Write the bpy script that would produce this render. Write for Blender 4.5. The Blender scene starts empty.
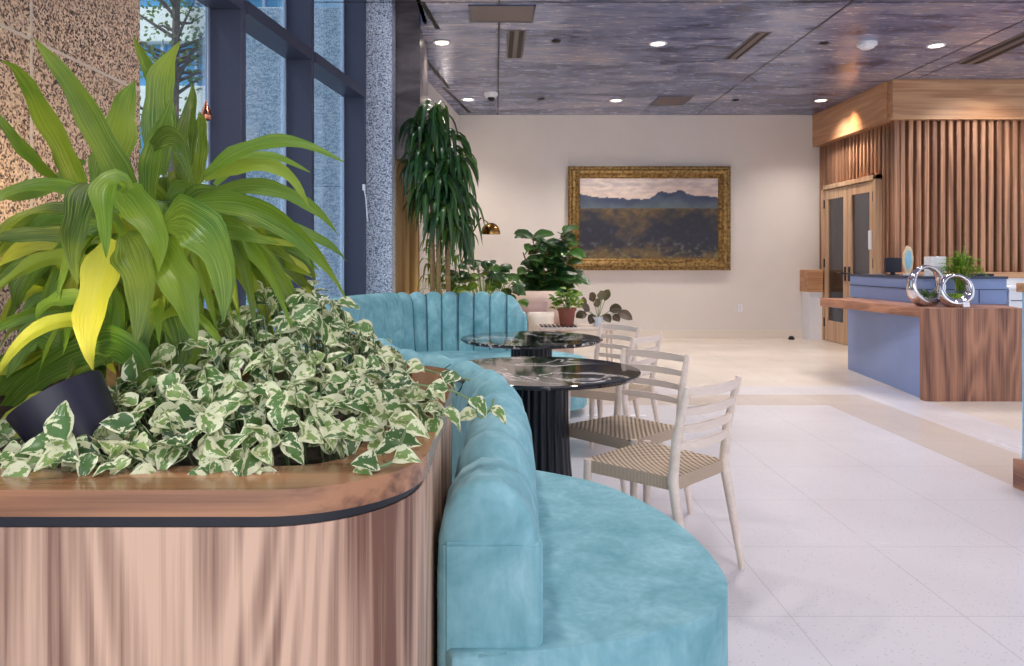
import bpy, bmesh, math, random
from mathutils import Vector, Matrix
PI = math.pi
S = bpy.context.scene
C = S.collection
random.seed(7)

# ------------------------------------------------------------------ camera, world, light
H = 1.3
F = 740.0
cam_d = bpy.data.cameras.new('camera'); cam = bpy.data.objects.new('camera', cam_d); C.objects.link(cam)
cam.location = (0, 0, H); cam.rotation_euler = (PI/2, 0, 0)
cam_d.sensor_width = 36; cam_d.lens = 36*F/1024
cam_d.shift_x = 16/1024; cam_d.shift_y = -73/1024
cam_d.clip_start = 0.05; cam_d.clip_end = 200
S.camera = cam

W = bpy.data.worlds.new('world'); S.world = W; W.use_nodes = True
bg = W.node_tree.nodes['Background']
bg.inputs['Color'].default_value = (0.78, 0.88, 1.0, 1); bg.inputs['Strength'].default_value = 1.0
S.view_settings.view_transform = 'Standard'; S.view_settings.look = 'None'
S.view_settings.exposure = 0.42; S.view_settings.gamma = 1.0
S.view_settings.use_curve_mapping = False

def light(kind, name, loc, energy, color=(1, 1, 1), target=None, size=0.1, size_y=None, spot=None, blend=0.5, parent=None):
    d = bpy.data.lights.new(name, kind); d.energy = energy; d.color = color
    if kind == 'AREA':
        d.shape = 'RECTANGLE'; d.size = size; d.size_y = size_y or size
    elif kind == 'SUN': d.angle = size
    else: d.shadow_soft_size = size
    if kind == 'SPOT': d.spot_size = spot; d.spot_blend = blend
    o = bpy.data.objects.new(name, d); C.objects.link(o); o.location = loc
    if target is not None:
        o.rotation_euler = (Vector(target)-Vector(loc)).to_track_quat('-Z', 'Y').to_euler()
    if parent: o.parent = parent
    return o
# added fill panel behind the camera, standing in for unseen window daylight
light('AREA', 'rear_fill', (2.2, -7.0, 2.4), 190, (1.0, 0.96, 0.95), (2.2, 6, 1.4), 12, 4.5)
# daylight from the long window wall on the left
light('SUN', 'sun', (-10, 2, 12), 2.2, (1.0, 0.93, 0.8), (-3, 6.0, 0), 0.02)

# ------------------------------------------------------------------ colour and material helpers
def srgb(r, g, b):
    f = lambda c: (c/255/12.92) if c/255 <= .04045 else ((c/255+.055)/1.055)**2.4
    return (f(r), f(g), f(b), 1)

class NT:
    def __init__(s, name):
        s.m = bpy.data.materials.new(name); s.m.use_nodes = True
        s.t = s.m.node_tree; s.p = s.t.nodes['Principled BSDF']; s.out = s.t.nodes['Material Output']
    def n(s, typ, ins=None, **kw):
        nd = s.t.nodes.new(typ)
        for k, v in kw.items(): setattr(nd, k, v)
        for k, v in (ins or {}).items(): s.set(nd.inputs[k], v)
        return nd
    def set(s, sock, v):
        if isinstance(v, bpy.types.NodeSocket): s.t.links.new(v, sock)
        else: sock.default_value = v
    def P(s, **kw):
        for k, v in kw.items(): s.set(s.p.inputs[k.replace('_', ' ')], v)
        return s
    def math(s, op, a, b=0.0, c=0.0):
        nd = s.n('ShaderNodeMath', operation=op)
        s.set(nd.inputs[0], a); s.set(nd.inputs[1], b); s.set(nd.inputs[2], c)
        return nd.outputs[0]
    def mix(s, f, a, b, bt='MIX'):
        nd = s.n('ShaderNodeMix', data_type='RGBA', blend_type=bt)
        s.set(nd.inputs[0], f); s.set(nd.inputs[6], a); s.set(nd.inputs[7], b)
        return nd.outputs[2]
    def obj(s, scale=(1, 1, 1), loc=(0, 0, 0), rot=(0, 0, 0)):
        tc = s.n('ShaderNodeTexCoord')
        mp = s.n('ShaderNodeMapping'); s.t.links.new(tc.outputs['Object'], mp.inputs[0])
        mp.inputs['Scale'].default_value = scale; mp.inputs['Location'].default_value = loc; mp.inputs['Rotation'].default_value = rot
        return mp.outputs[0]
    def uv(s):
        tc = s.n('ShaderNodeTexCoord'); sp = s.n('ShaderNodeSeparateXYZ', {0: tc.outputs['UV']})
        return tc.outputs['UV'], sp.outputs[0], sp.outputs[1]
    def noise(s, vec, scale=5, detail=3, rough=.5, dist=0):
        nd = s.n('ShaderNodeTexNoise', {'Vector': vec, 'Scale': scale, 'Detail': detail, 'Roughness': rough, 'Distortion': dist})
        return nd.outputs['Fac']
    def ramp(s, f, stops, interp='LINEAR'):
        nd = s.n('ShaderNodeValToRGB'); cr = nd.color_ramp; cr.interpolation = interp
        while len(cr.elements) < len(stops): cr.elements.new(0.5)
        for e, (p, c) in zip(cr.elements, stops): e.position = p; e.color = c
        s.t.links.new(f, nd.inputs[0]); return nd.outputs[0]
    def bump(s, h, strength=.3, dist=.01):
        nd = s.n('ShaderNodeBump', {'Height': h, 'Strength': strength, 'Distance': dist})
        s.t.links.new(nd.outputs[0], s.p.inputs['Normal']); return s

def plain(name, rgb, rough=.5, metal=0, var=.06, scale=30, **kw):
    k = NT(name); n = k.noise(k.obj(), scale, 3)
    c = srgb(*rgb); lo = tuple(x*(1-var) for x in c[:3])+(1,); hi = tuple(min(1, x*(1+var)) for x in c[:3])+(1,)
    k.P(Base_Color=k.ramp(n, [(0.3, lo), (0.7, hi)]), Roughness=rough, Metallic=metal, **kw)
    return k.m

def wood(name, light_c, dark_c, axis='Z', freq=10, across=2.2, along=.35, rough=.45, fine=.35, contrast=1.0, coat=0, boards=0):
    k = NT(name)
    sc = {'X': (along, across, across), 'Y': (across, along, across), 'Z': (across, across, along)}[axis]
    v = k.obj(sc)
    n = k.noise(v, 1.0, 2, .45, .25)
    lines = k.math('SINE', k.math('MULTIPLY', n, 2*PI*freq))
    lines = k.math('MULTIPLY_ADD', lines, .5, .5)
    lines = k.math('POWER', lines, 1.6)
    sc2 = {'X': (1.2, 70, 70), 'Y': (70, 1.2, 70), 'Z': (70, 70, 1.2)}[axis]
    f2 = k.noise(k.obj(sc2), 1.0, 4, .6)
    sc3 = {'X': (.3, 9, 9), 'Y': (9, .3, 9), 'Z': (9, 9, .3)}[axis]
    f3 = k.noise(k.obj(sc3, (3, 1, 7)), 1.0, 2, .5)
    cen = lambda x, m_, g: k.math('MULTIPLY', k.math('SUBTRACT', x, m_), g)
    t = k.math('ADD', cen(lines, .4, .42*contrast), cen(f2, .5, fine*2.2))
    t = k.math('ADD', k.math('ADD', t, cen(f3, .5, 1.1)), .52)
    L, D = srgb(*light_c), srgb(*dark_c)
    M = tuple((a*.55+b*.45) for a, b in zip(L, D))
    col = k.ramp(t, [(.2, D), (.5, M), (.8, L)])
    if boards:
        ax = {'X': 1, 'Y': 0, 'Z': 0}[axis]
        tc = k.n('ShaderNodeTexCoord'); sp = k.n('ShaderNodeSeparateXYZ', {0: tc.outputs['Object']})
        cell = k.math('FLOOR', k.math('DIVIDE', sp.outputs[ax], boards))
        wn = k.n('ShaderNodeTexWhiteNoise', {'W': cell}, noise_dimensions='1D').outputs['Value']
        col = k.mix(k.math('MULTIPLY', wn, .35), col, D)
    k.P(Base_Color=col, Roughness=rough, Coat_Weight=coat, Coat_Roughness=.15)
    k.bump(t, .12, .002)
    return k.m

def granite(name, stops, scale=90, rough=.45):
    k = NT(name)
    v = k.obj()
    n = k.n('ShaderNodeTexVoronoi', {'Vector': v, 'Scale': scale, 'Randomness': 1.0}, feature='F1')
    cr = k.n('ShaderNodeSeparateColor', {0: n.outputs['Color']})
    n2 = k.noise(v, scale*.45, 4, .7)
    t = k.math('ADD', k.math('MULTIPLY', cr.outputs[0], .45), k.math('MULTIPLY', n2, .55))
    k.P(Base_Color=k.ramp(t, stops), Roughness=rough)
    return k.m

def glass_mat(name, tint=(.9, .96, 1, 1), gloss=.07):
    k = NT(name)
    tr = k.n('ShaderNodeBsdfTransparent', {'Color': tint}); gl = k.n('ShaderNodeBsdfGlossy', {'Roughness': .02})
    fr = k.n('ShaderNodeLayerWeight', {'Blend': .12})
    mx = k.n('ShaderNodeMixShader', {0: k.math('MULTIPLY_ADD', fr.outputs['Fresnel'], .6, gloss*.3), 1: tr.outputs[0], 2: gl.outputs[0]})
    k.t.links.new(mx.outputs[0], k.out.inputs[0]); return k.m

def leaf_mat(name, stops, mid=None, ridges=0, rough=.4, transl=.35, varieg=None, gloss=.5):
    k = NT(name)
    uv, u, v = k.uv()
    ri = k.n('ShaderNodeNewGeometry').outputs['Random Per Island']
    col = k.ramp(ri, stops)
    if ridges:
        w = k.math('SINE', k.math('MULTIPLY', u, ridges*2*PI))
        st = k.noise(k.n('ShaderNodeMapping', {'Vector': uv, 'Scale': (14, .5, 1)}).outputs[0], 3, 2)
        col = k.mix(k.math('MULTIPLY', k.ramp(st, [(.5, (0, 0, 0, 1)), (.62, (1, 1, 1, 1))]), .7), col, mid)
        k.bump(k.math('ADD', k.math('MULTIPLY', w, .3), st), .3, .004)
        pn = k.noise(k.obj(), 3.5, 3)
        col = k.mix(k.ramp(pn, [(.5, (0, 0, 0, 1)), (.7, (.5, .5, .5, 1))]), col, srgb(176, 192, 62))
    elif mid and not varieg:
        a = k.math('ABSOLUTE', k.math('SUBTRACT', u, .5))
        f = k.math('LESS_THAN', a, .035)
        col = k.mix(k.math('MULTIPLY', f, .7), col, mid)
    if varieg:
        off = k.n('ShaderNodeCombineXYZ', {0: k.math('MULTIPLY', ri, 37.0), 1: k.math('MULTIPLY', ri, 91.0)}).outputs[0]
        vv = k.n('ShaderNodeVectorMath', {0: uv, 1: off}, operation='ADD').outputs[0]
        nz = k.noise(vv, 3.2, 3, .6, .4)
        a = k.math('ABSOLUTE', k.math('SUBTRACT', u, .5))
        edge = k.math('ADD', k.math('MULTIPLY', a, 1.5), k.math('MULTIPLY', k.math('SUBTRACT', nz, .46), 3.4))
        edge = k.math('ADD', edge, k.math('MULTIPLY', k.math('SUBTRACT', ri, .5), .35))
        col = k.mix(k.ramp(edge, [(.50, (0, 0, 0, 1)), (.60, (1, 1, 1, 1))]), col, varieg)
    k.P(Base_Color=col, Roughness=rough, Specular_IOR_Level=gloss)
    tl = k.n('ShaderNodeBsdfTranslucent', {'Color': k.mix(.5, col, srgb(200, 215, 60)) if not varieg else col})
    mx = k.n('ShaderNodeMixShader', {0: transl, 1: k.p.outputs[0], 2: tl.outputs[0]})
    k.t.links.new(mx.outputs[0], k.out.inputs[0])
    return k.m

M = {}
M['walnut_panel'] = wood('walnut_panel', (222, 180, 154), (122, 82, 66), 'Z', 20, 2.0, .34, .5, .5, .8)
M['walnut_ledge'] = wood('walnut_ledge', (182, 126, 90), (96, 58, 42), 'X', 7, 3.5, .5, .22, .4, .8, coat=.35)
M['walnut_ledge_side'] = wood('walnut_ledge_side', (182, 126, 90), (96, 58, 42), 'Y', 7, 3.5, .5, .22, .4, .8, coat=.35)
M['walnut_desk'] = wood('walnut_desk', (190, 136, 108), (92, 54, 44), 'Z', 12, 2.6, .32, .4, .5, .75, boards=.13)
M['walnut_slab'] = wood('walnut_slab', (192, 138, 110), (120, 76, 60), 'Y', 7, 4, .5, .4, .4, .8)
M['slat_wood'] = wood('slat_wood', (196, 148, 116), (112, 72, 52), 'Z', 5, 7, .3, .5, .4, .7, boards=.108)
M['oak_header_side'] = wood('oak_header_side', (206, 158, 118), (166, 116, 82), 'Y', 6, 5, .35, .4, .5, .7)
M['slat_back'] = wood('slat_back', (70, 44, 36), (40, 24, 20), 'Z', 5, 7, .3, .6, .4, .7)
M['oak_header'] = wood('oak_header', (206, 158, 118), (166, 116, 82), 'X', 6, 5, .35, .4, .5, .7)
M['oak_door'] = wood('oak_door', (214, 180, 148), (176, 138, 108), 'Z', 5, 6, .3, .45, .5, .6)
M['pale_wood'] = wood('pale_wood', (236, 218, 206), (214, 192, 178), 'X', 3, 6, .4, .5, .3, .3)
M['black_reveal'] = plain('black_reveal', (22, 20, 32), .35)
M['frame_steel'] = plain('frame_steel', (66, 70, 92), .42, .25, .04)
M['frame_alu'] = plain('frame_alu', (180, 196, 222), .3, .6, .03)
M['white_wall'] = plain('white_wall', (226, 217, 211), .75, 0, .015, 3)
M['cream_wall'] = plain('cream_wall', (232, 220, 208), .75, 0, .015, 3)
M['white_paint'] = plain('white_paint', (236, 238, 246), .5, 0, .02)
M['blue_paint'] = plain('blue_paint', (128, 148, 196), .45, 0, .03, 4)
M['blue_dark'] = plain('blue_dark', (58, 66, 88), .4, 0, .03)
M['black_metal'] = plain('black_metal', (26, 25, 30), .35, .4)
M['black_plastic'] = plain('black_plastic', (34, 30, 48), .38)
M['black_flute'] = plain('black_flute', (20, 19, 30), .3, .2)
M['chrome'] = plain('chrome', (215, 208, 212), .13, 1.0, .08, 60)
M['brass'] = plain('brass', (176, 130, 72), .22, 1.0, .05)
M['soil'] = plain('soil', (52, 40, 32), .9, 0, .4, 60)
M['terracotta'] = plain('terracotta', (142, 80, 66), .7)
M['pink_fabric'] = plain('pink_fabric', (232, 206, 194), .9, 0, .05, 80)
M['mauve_fabric'] = plain('mauve_fabric', (176, 148, 144), .9, 0, .05, 80)
M['cream_fabric'] = plain('cream_fabric', (240, 228, 218), .9, 0, .04, 80)
M['cane_bark'] = plain('cane_bark', (150, 120, 84), .8, 0, .25, 50)
M['stem_green'] = plain('stem_green', (120, 142, 96), .5, 0, .15)
M['tree_bark'] = plain('tree_bark', (92, 84, 78), .9, 0, .3)
M['glass'] = glass_mat('glass')
M['door_glass'] = glass_mat('door_glass', (.62, .64, .7, 1), .3)
M['granite_blue'] = granite('granite_blue', [(.3, srgb(52, 58, 82)), (.4, srgb(140, 148, 176)), (.5, srgb(200, 206, 226)), (.75, srgb(240, 242, 250))], 120)
M['granite_out'] = granite('granite_out', [(.28, srgb(120, 146, 176)), (.45, srgb(160, 188, 214)), (.6, srgb(196, 216, 234)), (.8, srgb(226, 238, 246))], 75)
M['granite_brown'] = granite('granite_brown', [(.32, srgb(52, 38, 34)), (.42, srgb(130, 102, 86)), (.5, srgb(192, 160, 136)), (.75, srgb(228, 202, 178))], 120)
M['granite_joint'] = plain('granite_joint', (200, 184, 172), .8)
M['joint_black'] = plain('joint_black', (12, 12, 18), .6)
M['vent_brown'] = plain('vent_brown', (112, 98, 98), .5)
M['camera_white'] = plain('camera_white', (232, 232, 240), .35)
M['paper_white'] = plain('paper_white', (240, 240, 244), .8)

def m_emit(name, col, st):
    k = NT(name); k.P(Base_Color=col, Emission_Color=col, Emission_Strength=st); return k.m
M['lamp_glow'] = m_emit('lamp_glow', (1, .86, .68, 1), 7)
M['warm_lens'] = m_emit('warm_lens', (1, .72, .32, 1), 12)

# velvet
k = NT('teal_velvet')
n = k.noise(k.obj(), 7, 5, .62, .6); n2 = k.noise(k.obj((1, 1, .25)), 45, 2)
t = k.math('ADD', k.math('MULTIPLY', n, .8), k.math('MULTIPLY', n2, .2))
k.P(Base_Color=k.ramp(t, [(.34, srgb(108, 162, 172)), (.52, srgb(132, 182, 192)), (.68, srgb(160, 204, 212))]), Roughness=.75,
    Sheen_Weight=.15, Sheen_Roughness=.35, Sheen_Tint=srgb(190, 225, 235))
k.bump(n2, .15, .003); M['velvet'] = k.m
M['velvet_shade'] = plain('velvet_shade', (58, 100, 112), .9)  # darker teal: the shade of the sofa creases put into colour
# ceiling plaster
k = NT('dark_metallic_plaster')
n = k.noise(k.obj((.5, 1.6, 1)), 1.6, 7, .62, .8); n2 = k.noise(k.obj((2, 9, 1)), 2.2, 6, .7, .5)
ck = k.n('ShaderNodeTexWhiteNoise', {'Vector': k.n('ShaderNodeVectorMath', {0: k.obj((.42, .36, 1))}, operation='FLOOR').outputs[0]}, noise_dimensions='2D').outputs['Value']
t = k.math('ADD', k.math('MULTIPLY', n, .6), k.math('MULTIPLY', n2, .38)); t = k.math('ADD', t, k.math('MULTIPLY', ck, .09))
k.P(Base_Color=k.ramp(t, [(.40, srgb(34, 42, 72)), (.48, srgb(88, 100, 142)), (.56, srgb(134, 142, 178)), (.66, srgb(176, 170, 184))]),
    Roughness=k.math('MULTIPLY_ADD', n2, .25, .12), Metallic=.3, Specular_IOR_Level=.6)
k.bump(n2, .12, .01); M['ceiling'] = k.m
k = NT('dark_polished_wall')
n = k.noise(k.obj((.6, 1.2, 2)), 2, 6, .6, .6)
k.P(Base_Color=k.ramp(n, [(.35, srgb(62, 54, 56)), (.65, srgb(124, 112, 112))]), Roughness=.25, Metallic=.3); M['bulkhead'] = k.m

# floors
def terrazzo(name, c, c2):
    k = NT(name); v = k.obj()
    vo = k.n('ShaderNodeTexVoronoi', {'Vector': v, 'Scale': 95.0}, feature='F1')
    sp = k.n('ShaderNodeSeparateColor', {0: vo.outputs['Color']})
    f = k.math('MULTIPLY', k.math('GREATER_THAN', sp.outputs[0], .86), k.math('LESS_THAN', vo.outputs['Distance'], .32))
    n = k.noise(v, .9, 4, .5)
    base = k.ramp(n, [(.35, srgb(*c2)), (.65, srgb(*c))])
    base = k.mix(k.math('MULTIPLY', f, .3), base, srgb(120, 108, 104))
    xyz = k.n('ShaderNodeSeparateXYZ', {0: v})
    def joint(ax, off, size):
        q = k.math('FRACT', k.math('DIVIDE', k.math('ADD', xyz.outputs[ax], off), size))
        q = k.math('ABSOLUTE', k.math('SUBTRACT', q, .5))
        return k.math('GREATER_THAN', q, .5-.0022/size)
    j = k.math('MAXIMUM', joint(0, 20*.635-2.98, .635), joint(1, 20*.655-2.70, .655))
    base = k.mix(k.math('MULTIPLY', j, .28), base, srgb(120, 104, 96))
    k.P(Base_Color=base, Roughness=k.math('MULTIPLY_ADD', n, .2, .14), Specular_IOR_Level=.45)
    return k.m
M['floor_white'] = terrazzo('floor_white', (226, 220, 224), (218, 211, 216))
M['floor_beige'] = terrazzo('floor_beige', (214, 200, 192), (206, 190, 180))
M['floor_far'] = terrazzo('floor_far', (228, 216, 206), (220, 206, 194))

# black marble
k = NT('black_marble')
v = k.obj((1, 1, 1), (.3, .1, 0)); n = k.noise(v, 2.1, 6, .55, .9)
a = k.math('ABSOLUTE', k.math('SUBTRACT', n, .5))
ve = k.ramp(a, [(0.0, (1, 1, 1, 1)), (.009, (.45, .45, .45, 1)), (.02, (0, 0, 0, 1))])
br = k.noise(v, 1.2, 2)
ve = k.math('MULTIPLY', ve, k.ramp(br, [(.42, (0, 0, 0, 1)), (.5, (1, 1, 1, 1))]))
k.P(Base_Color=k.mix(ve, srgb(22, 22, 30), srgb(226, 216, 214)), Roughness=.06, Specular_IOR_Level=.7); M['marble'] = k.m

# woven paper cord: top (zigzag weave) and sides
k = NT('cord_weave'); v = k.obj()
xyz = k.n('ShaderNodeSeparateXYZ', {0: v})
a = k.math('SINE', k.math('MULTIPLY', xyz.outputs[0], 2*PI/.028)); b = k.math('SINE', k.math('MULTIPLY', xyz.outputs[1], 2*PI/.034))
pr = k.math('MULTIPLY', a, b)
k.P(Base_Color=k.ramp(k.math('MULTIPLY_ADD', pr, .5, .5), [(.14, srgb(70, 54, 44)), (.36, srgb(176, 150, 126)), (.65, srgb(214, 192, 168))]), Roughness=.8)
k.bump(pr, .6, .004); M['cord_top'] = k.m
k = NT('cord_wrap'); v = k.obj(); xyz = k.n('ShaderNodeSeparateXYZ', {0: v})
w = k.math('SINE', k.math('MULTIPLY', k.math('ADD', xyz.outputs[0], xyz.outputs[1]), 2*PI/.006))
k.P(Base_Color=k.ramp(k.math('MULTIPLY_ADD', w, .5, .5), [(0, srgb(160, 136, 116)), (.6, srgb(204, 180, 158))]), Roughness=.8)
k.bump(w, .4, .002); M['cord_side'] = k.m
# curtain
k = NT('curtain_gold'); n = k.noise(k.obj((6, 6, .2)), 2, 3)
k.P(Base_Color=k.ramp(n, [(.35, srgb(196, 158, 104)), (.65, srgb(236, 208, 160))]), Roughness=.8); M['curtain'] = k.m

M['corn_leaf'] = leaf_mat('corn_leaf', [(0, srgb(26, 70, 30)), (.35, srgb(60, 114, 38)), (.7, srgb(116, 158, 46)), (1, srgb(198, 196, 62))], srgb(170, 188, 84), ridges=9, rough=.34, transl=.36)
M['pothos_leaf'] = leaf_mat('pothos_leaf', [(0, srgb(58, 92, 48)), (.5, srgb(102, 138, 72)), (1, srgb(152, 176, 100))], None, 0, .35, .2, varieg=srgb(236, 234, 194))
M['dark_leaf'] = leaf_mat('dark_leaf', [(0, srgb(18, 52, 30)), (.6, srgb(36, 82, 44)), (1, srgb(74, 118, 52))], srgb(120, 150, 80), 0, .3, .15)
M['bright_leaf'] = leaf_mat('bright_leaf', [(0, srgb(52, 104, 36)), (.6, srgb(98, 150, 50)), (1, srgb(160, 184, 70))], srgb(180, 200, 110), 0, .35, .3)
M['purple_leaf'] = leaf_mat('purple_leaf', [(0, srgb(50, 34, 38)), (.6, srgb(78, 58, 58)), (1, srgb(96, 88, 74))], srgb(140, 90, 96), 0, .4, .15)
M['tree_leaf'] = leaf_mat('tree_leaf', [(0, srgb(36, 70, 56)), (1, srgb(90, 126, 92))], None, 0, .6, .3)

# ------------------------------------------------------------------ object helpers
def obj(name, bm, mat, parent=None, smooth=False):
    me = bpy.data.meshes.new(name)
    bmesh.ops.recalc_face_normals(bm, faces=bm.faces) if not getattr(bm, 'keep', False) else None
    bm.to_mesh(me); bm.free()
    for m_ in (mat if isinstance(mat, (list, tuple)) else [mat]): me.materials.append(M[m_] if isinstance(m_, str) else m_)
    if smooth:
        for p in me.polygons: p.use_smooth = True
        try: me.set_sharp_from_angle(angle=math.radians(40 if smooth is True else smooth))
        except Exception: pass
    o = bpy.data.objects.new(name, me); C.objects.link(o)
    if parent is not None: o.parent = parent
    return o
def thing(name, label, cat, loc=(0, 0, 0), rotz=0, group=None):
    o = bpy.data.objects.new(name, None); C.objects.link(o); o.empty_display_size = .1
    o.location = loc; o.rotation_euler = (0, 0, rotz); o['label'] = label; o['category'] = cat
    if group: o['group'] = group
    return o
def tag(o, label, cat, group=None):
    o['label'] = label; o['category'] = cat
    if group: o['group'] = group
    return o
def struct(name, bm=None, mat=None, smooth=False, label=None, cat=None):
    if bm is None:
        o = bpy.data.objects.new(name, None); C.objects.link(o)
    else: o = obj(name, bm, mat, None, smooth)
    o['kind'] = 'structure'
    if label: o['label'] = label
    if cat: o['category'] = cat
    return o
def dup(root, loc, rotz, label=None):
    r = root.copy(); C.objects.link(r); r.location = loc; r.rotation_euler = (0, 0, rotz)
    if label: r['label'] = label
    for ch in list(root.children):
        c = ch.copy(); C.objects.link(c); c.parent = r
        for g in ch.children:
            d = g.copy(); C.objects.link(d); d.parent = c
    return r
def B(): return bmesh.new()
def box(bm, x0, x1, y0, y1, z0, z1, bev=0, mi=0, rot=None, ctr=None):
    r = bmesh.ops.create_cube(bm, size=1)
    vs = r['verts']
    for v in vs: v.co = Vector(((x0+x1)/2+v.co.x*(x1-x0), (y0+y1)/2+v.co.y*(y1-y0), (z0+z1)/2+v.co.z*(z1-z0)))
    if rot: bmesh.ops.rotate(bm, verts=vs, cent=ctr or ((x0+x1)/2, (y0+y1)/2, (z0+z1)/2), matrix=rot)
    fs = set(f for v in vs for f in v.link_faces)
    for f in fs: f.material_index = mi
    if bev:
        es = list(set(e for v in vs for e in v.link_edges))
        bmesh.ops.bevel(bm, geom=es, offset=bev, segments=2, affect='EDGES', profile=.5)
    return vs
def prism(bm, pts, z0, z1, mi=0):
    a = [bm.verts.new((x, y, z0)) for x, y in pts]; b = [bm.verts.new((x, y, z1)) for x, y in pts]
    fs = [bm.faces.new(a[::-1]), bm.faces.new(b)]
    for i in range(len(pts)):
        j = (i+1) % len(pts); fs.append(bm.faces.new((a[i], a[j], b[j], b[i])))
    for f in fs: f.material_index = mi
    return a, b
def tube(bm, pts, rad, seg=8, cap=True):
    pts = [Vector(p) for p in pts]; n = len(pts)
    rads = rad if isinstance(rad, (list, tuple)) else [rad]*n
    rings = []; prev = None
    for i, p in enumerate(pts):
        t = (pts[min(i+1, n-1)]-pts[max(i-1, 0)]).normalized()
        ref = prev if prev is not None else (Vector((1, 0, 0)) if abs(t.x) < .8 else Vector((0, 1, 0)))
        a = (ref - t*ref.dot(t)).normalized(); b = t.cross(a); prev = a
        rings.append([bm.verts.new(p+(a*math.cos(2*PI*k/seg)+b*math.sin(2*PI*k/seg))*rads[i]) for k in range(seg)])
    for i in range(n-1):
        for k in range(seg):
            j = (k+1) % seg; bm.faces.new((rings[i][k], rings[i][j], rings[i+1][j], rings[i+1][k]))
    if cap: bm.faces.new(rings[0][::-1]); bm.faces.new(rings[-1])
def lathe(bm, prof, c=(0, 0, 0), seg=24, mod=None):
    rings = []
    for r, z in prof:
        rings.append([bm.verts.new((c[0]+(r*(mod(k, seg) if mod else 1))*math.cos(2*PI*k/seg), c[1]+(r*(mod(k, seg) if mod else 1))*math.sin(2*PI*k/seg), c[2]+z)) for k in range(seg)])
    for i in range(len(rings)-1):
        for k in range(seg):
            j = (k+1) % seg; bm.faces.new((rings[i][k], rings[i][j], rings[i+1][j], rings[i+1][k]))
    bm.faces.new(rings[0][::-1]); bm.faces.new(rings[-1])
def smooth_path(pts, n, closed=False):
    pts = [Vector(p) for p in pts]; m = len(pts); dense = []
    segs = m if closed else m-1
    for i in range(segs):
        if closed: p0, p1, p2, p3 = pts[(i-1) % m], pts[i], pts[(i+1) % m], pts[(i+2) % m]
        else: p0, p1, p2, p3 = pts[max(i-1, 0)], pts[i], pts[i+1], pts[min(i+2, m-1)]
        for q in range(20):
            t = q/20
            dense.append(.5*((2*p1)+(p2-p0)*t+(2*p0-5*p1+4*p2-p3)*t*t+(3*p1-p0-3*p2+p3)*t**3))
    dense.append(pts[0] if closed else pts[-1])
    L = [0]
    for i in range(1, len(dense)): L.append(L[-1]+(dense[i]-dense[i-1]).length)
    out = []; j = 0
    cnt = n if closed else n-1
    for i in range(n):
        s = L[-1]*i/cnt
        while j < len(L)-2 and L[j+1] < s: j += 1
        f = (s-L[j])/max(1e-9, L[j+1]-L[j]); out.append(dense[j].lerp(dense[j+1], min(1, max(0, f))))
    return out, L[-1]
def P(px, py, Y): return Vector(((px-496)/F*Y, Y, H-(py-260)/F*Y))

def prof_strap(t): return max(.0, (min(1, (t*3+.35))*(1-t**3.2)))
def prof_heart(t): return math.sin(PI*min(1, t**.62))*(1.0 if t < .98 else .3)
def prof_oval(t): return math.sin(PI*t)**.75
def leaf(bm, p0, p1, p2, w, up=(0, 0, 1), n=9, fold=.18, prof=prof_strap, wave=0, jag=0, cols=4, twist=0):
    uvl = bm.loops.layers.uv.verify()
    p0, p1, p2 = Vector(p0), Vector(p1), Vector(p2); up = Vector(up).normalized()
    rows = []; us = [i/cols for i in range(cols+1)]
    ph = random.random()*6
    prev = None
    for i in range(n+1):
        t = i/n
        p = p0*(1-t)**2+p1*2*t*(1-t)+p2*t*t
        tg = ((p1-p0)*(1-t)+(p2-p1)*t).normalized()
        sd = tg.cross(up)
        if prev is not None:
            if sd.length < .15: sd = prev
            elif sd.dot(prev) < 0: sd = -sd
        elif sd.length < .05: sd = Vector((1, 0, 0))
        sd.normalize()
        if prev is not None: sd = (sd*.6+prev*.4).normalized()
        prev = sd
        nn = sd.cross(tg).normalized()
        if twist:
            R = Matrix.Rotation(twist*t, 3, tg); sdt = R @ sd; nn = R @ nn
        else: sdt = sd
        hw = w*.5*prof(t)*(1+jag*math.sin(t*19+ph*3))+.0006
        p = p+sd*jag*1.6*w*math.sin(t*7+ph)*t
        row = []
        for u in us:
            c = (u-.5)*2
            q = p+sdt*c*hw+nn*(abs(c)*fold*hw+wave*w*math.sin(t*14+ph+c*2)*abs(c))
            row.append(bm.verts.new(q))
        rows.append(row)
    for i in range(n):
        for j in range(cols):
            f = bm.faces.new((rows[i][j], rows[i][j+1], rows[i+1][j+1], rows[i+1][j])); f.smooth = True
            for l, (uu, vv) in zip(f.loops, ((us[j], i/n), (us[j+1], i/n), (us[j+1], (i+1)/n), (us[j], (i+1)/n))): l[uvl].uv = (uu, vv)
def leafbm():
    bm = B(); bm.loops.layers.uv.verify(); return bm
def foliage(name, bm, mat, parent):
    me = bpy.data.meshes.new(name); bm.to_mesh(me); bm.free(); me.materials.append(M[mat])
    for p in me.polygons: p.use_smooth = True
    o = bpy.data.objects.new(name, me); C.objects.link(o); o.parent = parent; return o

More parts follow.
